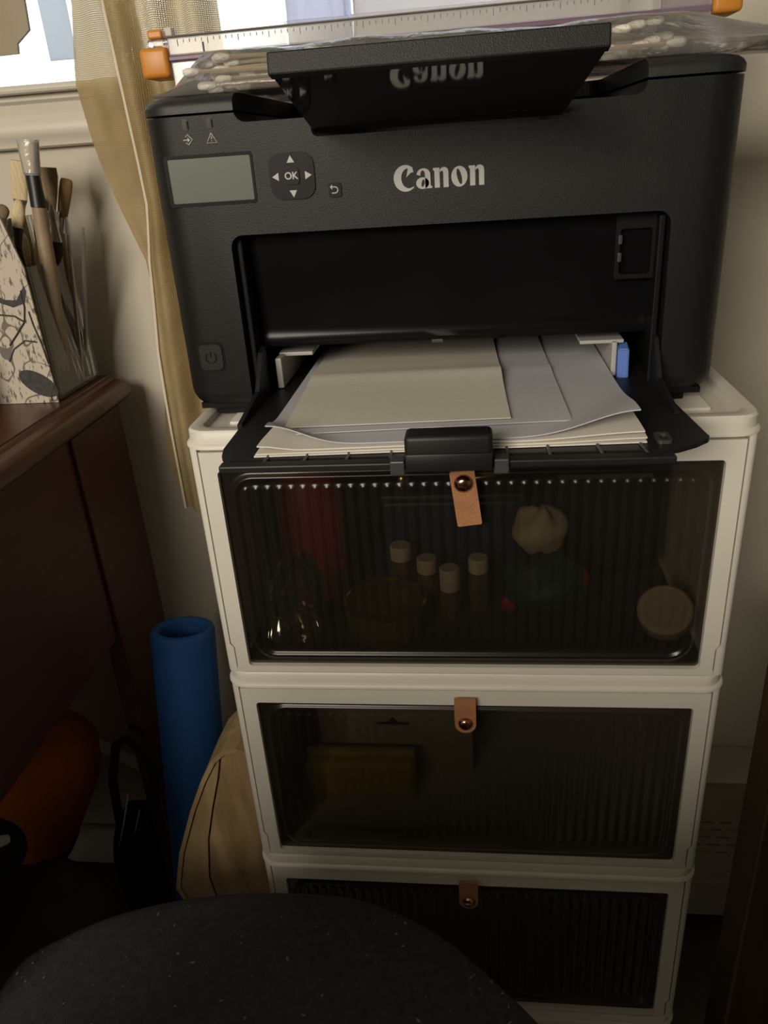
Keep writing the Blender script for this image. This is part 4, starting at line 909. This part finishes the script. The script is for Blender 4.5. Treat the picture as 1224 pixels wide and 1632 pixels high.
# under the dresser
bg_ = thing('brown_bag', 'dark brown cloth bag slumped on the floor under the dresser', 'bag', (-.56, .10, FZ))
bm = BM(); blob(bm, (-.510, .085, FZ + .155), .140, .06, 21, 18, .74, .66, 1.05); link('bag_body', bm, M_BAGB, bg_, 'all')
bm = BM(); lathe(bm, [(0, .003), (.006, .002), (.007, 0)], (-.520, -.012, FZ + .160), 12, Matrix.Rotation(PI / 2.4, 4, 'X')); link('snap_button', bm, M_METAL, bg_)
lp = thing('black_tote', 'black tote with a tall loop handle beside the dresser leg', 'tote bag', (-.45, .20, FZ))
bm = BM(); tube(bm, [(-.474, .245, FZ + .205), (-.462, .212, -.600), (-.449, .203, -.510), (-.4300, .200, -.452), (-.4150, .199, -.440), (-.4000, .198, -.455), (-.3900, .196, -.485), (-.3900, .194, -.515), (-.4030, .192, -.550), (-.4300, .190, -.590), (-.4500, .205, -.640), (-.4650, .240, -.665)], .0055, 8); link('loop_handle', bm, M_BLKC, lp, True)
bm = BM(); blob(bm, (-.475, .275, FZ + .112), .13, .03, 33, 16, .34, .40, .84); link('tote_body', bm, M_BLKC, lp, 'all')
bm = BM(); tube(bm, [(-.425, .190, -.520), (-.437, .186, -.560), (-.4500, .180, -.600)], .0012, 6); tube(bm, [(-.4150, .190, -.545), (-.4270, .186, -.580)], .0010, 6); link('metal_edge', bm, M_METAL, lp, True)
og = thing('orange_bag', 'rounded orange bag tucked under the dresser', 'bag', (-.55, .24, FZ))
bm = BM(); T = Matrix.Rotation(math.radians(28), 4, 'Y')
lathe(bm, [(0, -.20), (.05, -.19), (.064, -.15), (.066, 0), (.064, .10), (.050, .145), (.02, .165), (0, .167)], (-.605, .250, -.615), 28, T); link('bag_roll', bm, M_ORC, og, True)
bm = BM(); lathe(bm, [(.0662, -.06), (.0675, -.055), (.0675, -.035), (.0662, -.03)], (-.605, .250, -.615), 28, T); link('bag_strap', bm, M_BLKC, og, True)
t = thing('white_strap', 'pale strap hanging on the wall behind the black loop handle', 'strap', (-.53, .35, -.63))
bm = BM(); tube(bm, [(-.610, .3640, -.575), (-.575, .3640, -.590), (-.530, .3640, -.620), (-.480, .3640, -.655), (-.452, .3640, -.680)], .0120, 8, True, .35); link('strap_band', bm, M_WRUB, t, True)
bm = BM(); lathe(bm, [(0, .006), (.004, .005), (.005, 0)], (-.575, .3600, -.590), 10, Matrix.Rotation(PI / 2, 4, 'X')); link('strap_stud', bm, M_METAL, t)
sh = thing('shoe', 'black shoe with white rim at the left frame edge', 'shoe', (-.58, .08, -.6))
bm = BM(); blob(bm, (-.5450, .070, -.4900), .045, .05, 5, 14, 1.25, .9, .75); link('shoe_upper', bm, M_BLKC, sh, 'all')
bm = BM(); tube(bm, [(-.600, .030, -.4750), (-.570, .020, -.4520), (-.5350, .020, -.4380), (-.5050, .035, -.4420), (-.492, .060, -.4560)], [.012, .013, .012, .009, .005], 10); link('shoe_rim', bm, M_WRUB, sh, True)

# right: heater under the window wall, dark upright
ht = thing('baseboard_heater', 'white slotted baseboard heater on the wall right of bins', 'heater', (.25, .335, FZ))
HZ0, HZ1 = -.835, -.590; hx0, hx1 = -.15, .60
slots = []
for r in range(5):
    z = -.6555 - r * .0137
    for k in range(-30, 30):
        x = .3255 + k * .0245 + (0 if r % 2 == 0 else -.0120)
        if hx0 + .02 < x < hx1 - .03: slots.append((x, z))
bm = BM()
box(bm, hx0, hx1, .3005, .3040, HZ0, -.7190); box(bm, hx0, hx1, .3005, .3040, -.6500, HZ1)
rows = sorted({z for _, z in slots}, reverse=True)
zed = [-.6500]
for z in rows: zed += [z + .0024 - .0015, z - .0036 + .0015]
zed.append(-.7190)
for i in range(0, len(zed), 2): box(bm, hx0, hx1, .3005, .3040, zed[i + 1], zed[i])
for r, z in enumerate(rows):
    xs = sorted(x for x, zz in slots if zz == z); prev = hx0
    for x in xs: box(bm, prev, x - .0015, .3005, .3040, z - .0021, z + .0009); prev = x + .0145
    box(bm, prev, hx1, .3005, .3040, z - .0021, z + .0009)
link('front_panel', bm, M_HEAT, ht)
bm = BM(); box(bm, hx0, hx1, .3005, .369, HZ1 + .0002, HZ1 + .004, .001); link('top_panel', bm, M_HEAT, ht)
bm = BM(); box(bm, hx0 + .004, hx1 - .004, .310, .368, HZ0 + .005, HZ1 - .004); link('heating_core', bm, M_SLOT, ht)
for x in (hx0, hx1 - .02):
    bm = BM(); box(bm, x, x + .02, .3045, .369, FZ, HZ1 - .001, .001); link('end_bracket', bm, M_HEAT, ht)
bm = BM(); box(bm, hx0, hx1, .2990, .3004, -.772, -.769); link('seam_line', bm, M_HEAT, ht)
up = thing('wooden_stool', 'dark brown wooden stool, its leg rising at the right of the bins', 'stool', (.44, -.03, FZ))
for x in (.2640, .560):
    for y in (.055, -.170):
        bm = BM(); box(bm, x, x + .060, y, y + .050, FZ, -.2402, .003); link('leg', bm, M_DKWD, up)
bm = BM(); box(bm, .2640, .625, -.180, .115, -.2400, -.205, .006); link('stool_top', bm, M_DKWD, up)
bm = BM(); prism_yz(bm, [(.054, FZ), (.054, -.690), (.049, -.700), (-.020, FZ)], .2450, .2620); link('foot_brace', bm, M_STRIP, up)

# ============================================================ foreground seat
st = thing('upholstered_seat', 'charcoal felt seat with white lint in the foreground', 'seat', (-.16, -.27, FZ))
out = [(-.376, -.112), (-.346, -.080), (-.301, -.053), (-.25, -.036), (-.177, -.0285), (-.104, -.0275), (-.059, -.043), (-.016, -.067), (.023, -.099), (.056, -.133), (.078, -.175), (.088, -.225), (.086, -.30), (.066, -.40), (.015, -.475), (-.07, -.505), (-.17, -.51), (-.27, -.505), (-.345, -.475), (-.374, -.40), (-.377, -.30), (-.378, -.20)]
def catmull(P_, k=4):
    n = len(P_); r = []
    for i in range(n):
        p0, p1, p2, p3 = (Vector(P_[(i + j) % n]) for j in (-1, 0, 1, 2))
        for s in range(k):
            t = s / k; r.append(.5 * ((2 * p1) + (p2 - p0) * t + (2 * p0 - 5 * p1 + 4 * p2 - p3) * t * t + (3 * p1 - p0 - 3 * p2 + p3) * t ** 3))
    return r
co = catmull(out); cen = Vector((-.15, -.27))
prof = [(.90, -.475), (.985, -.468), (1.0, -.445), (1.0, -.425), (.992, -.411), (.975, -.4025), (.95, -.3975), (.90, -.393), (.8, -.388), (.65, -.383), (.45, -.379), (.25, -.377), (.1, -.3765)]
def seat_z(s): return lerp(sorted((a, b) for a, b in prof[6:]), s)
bm = BM(); rings = []
for s, z in prof: rings.append([bm.verts.new((cen.x + (p.x - cen.x) * s, cen.y + (p.y - cen.y) * s, z + (.0015 * math.sin(p.x * 40 + s * 9) if z > -.41 else 0))) for p in co])
nn = len(co)
for a, b in zip(rings, rings[1:]):
    for k in range(nn): bm.faces.new((a[k], a[(k + 1) % nn], b[(k + 1) % nn], b[k]))
bm.faces.new(rings[0][::-1]); bm.faces.new(rings[-1])
cu = link('cushion', bm, M_SEAT, st, 'all')
bm = BM()
for k in range(230):
    p = co[random.randrange(nn)]; s = .25 + .71 * math.sqrt(random.random()); z = seat_z(s) + .0012
    c = Vector((cen.x + (p.x - cen.x) * s, cen.y + (p.y - cen.y) * s, z)); sz = random.choice((.0005, .0006, .0007, .0008, .0011, .0015)); a = random.random() * 6.3
    e = Vector((math.cos(a), math.sin(a), 0)) * sz * random.uniform(.7, 2.2); f = Vector((-math.sin(a), math.cos(a), 0)) * sz * .8; g = Vector((0, 0, sz * .8))
    vs = [bm.verts.new(c + q) for q in (e, f, -e, -f, g, -g)]
    for i in range(4):
        bm.faces.new((vs[i], vs[(i + 1) % 4], vs[4])); bm.faces.new((vs[(i + 1) % 4], vs[i], vs[5]))
o = link('lint', bm, M_LINT, cu); o['kind'] = 'stuff'
bm = BM(); cyl(bm, (-.15, -.27, FZ + .03), (-.15, -.27, -.472), .028, 20); link('column', bm, M_BHND, st, True)
bm = BM(); lathe(bm, [(0, FZ), (.20, FZ), (.205, FZ + .008), (.19, FZ + .018), (.05, FZ + .034), (0, FZ + .034)], (-.15, -.27, 0), 36); link('base', bm, M_BHND, st, True)
# unseen back rest added to the seat to shade the lower bins
bm = BM(); T = Matrix.Translation((-.15, -.625, -.16))
prism_xz(bm, rrect(-.46, .15, -.345, .086, .07, 6), -.655, -.600)
bmesh.ops.bevel(bm, geom=[e for e in bm.edges if abs(e.verts[0].co.y - e.verts[1].co.y) < 1e-6], offset=.014, segments=3, affect='EDGES')
link('shading_back_rest', bm, M_SEAT, st, 35)
bm = BM(); tube(bm, [(-.15, -.45, -.485), (-.15, -.60, -.490), (-.15, -.685, -.46), (-.15, -.685, -.20)], .018, 10); link('shading_back_bar', bm, M_BHND, st, True)  # bar carrying the added shading back
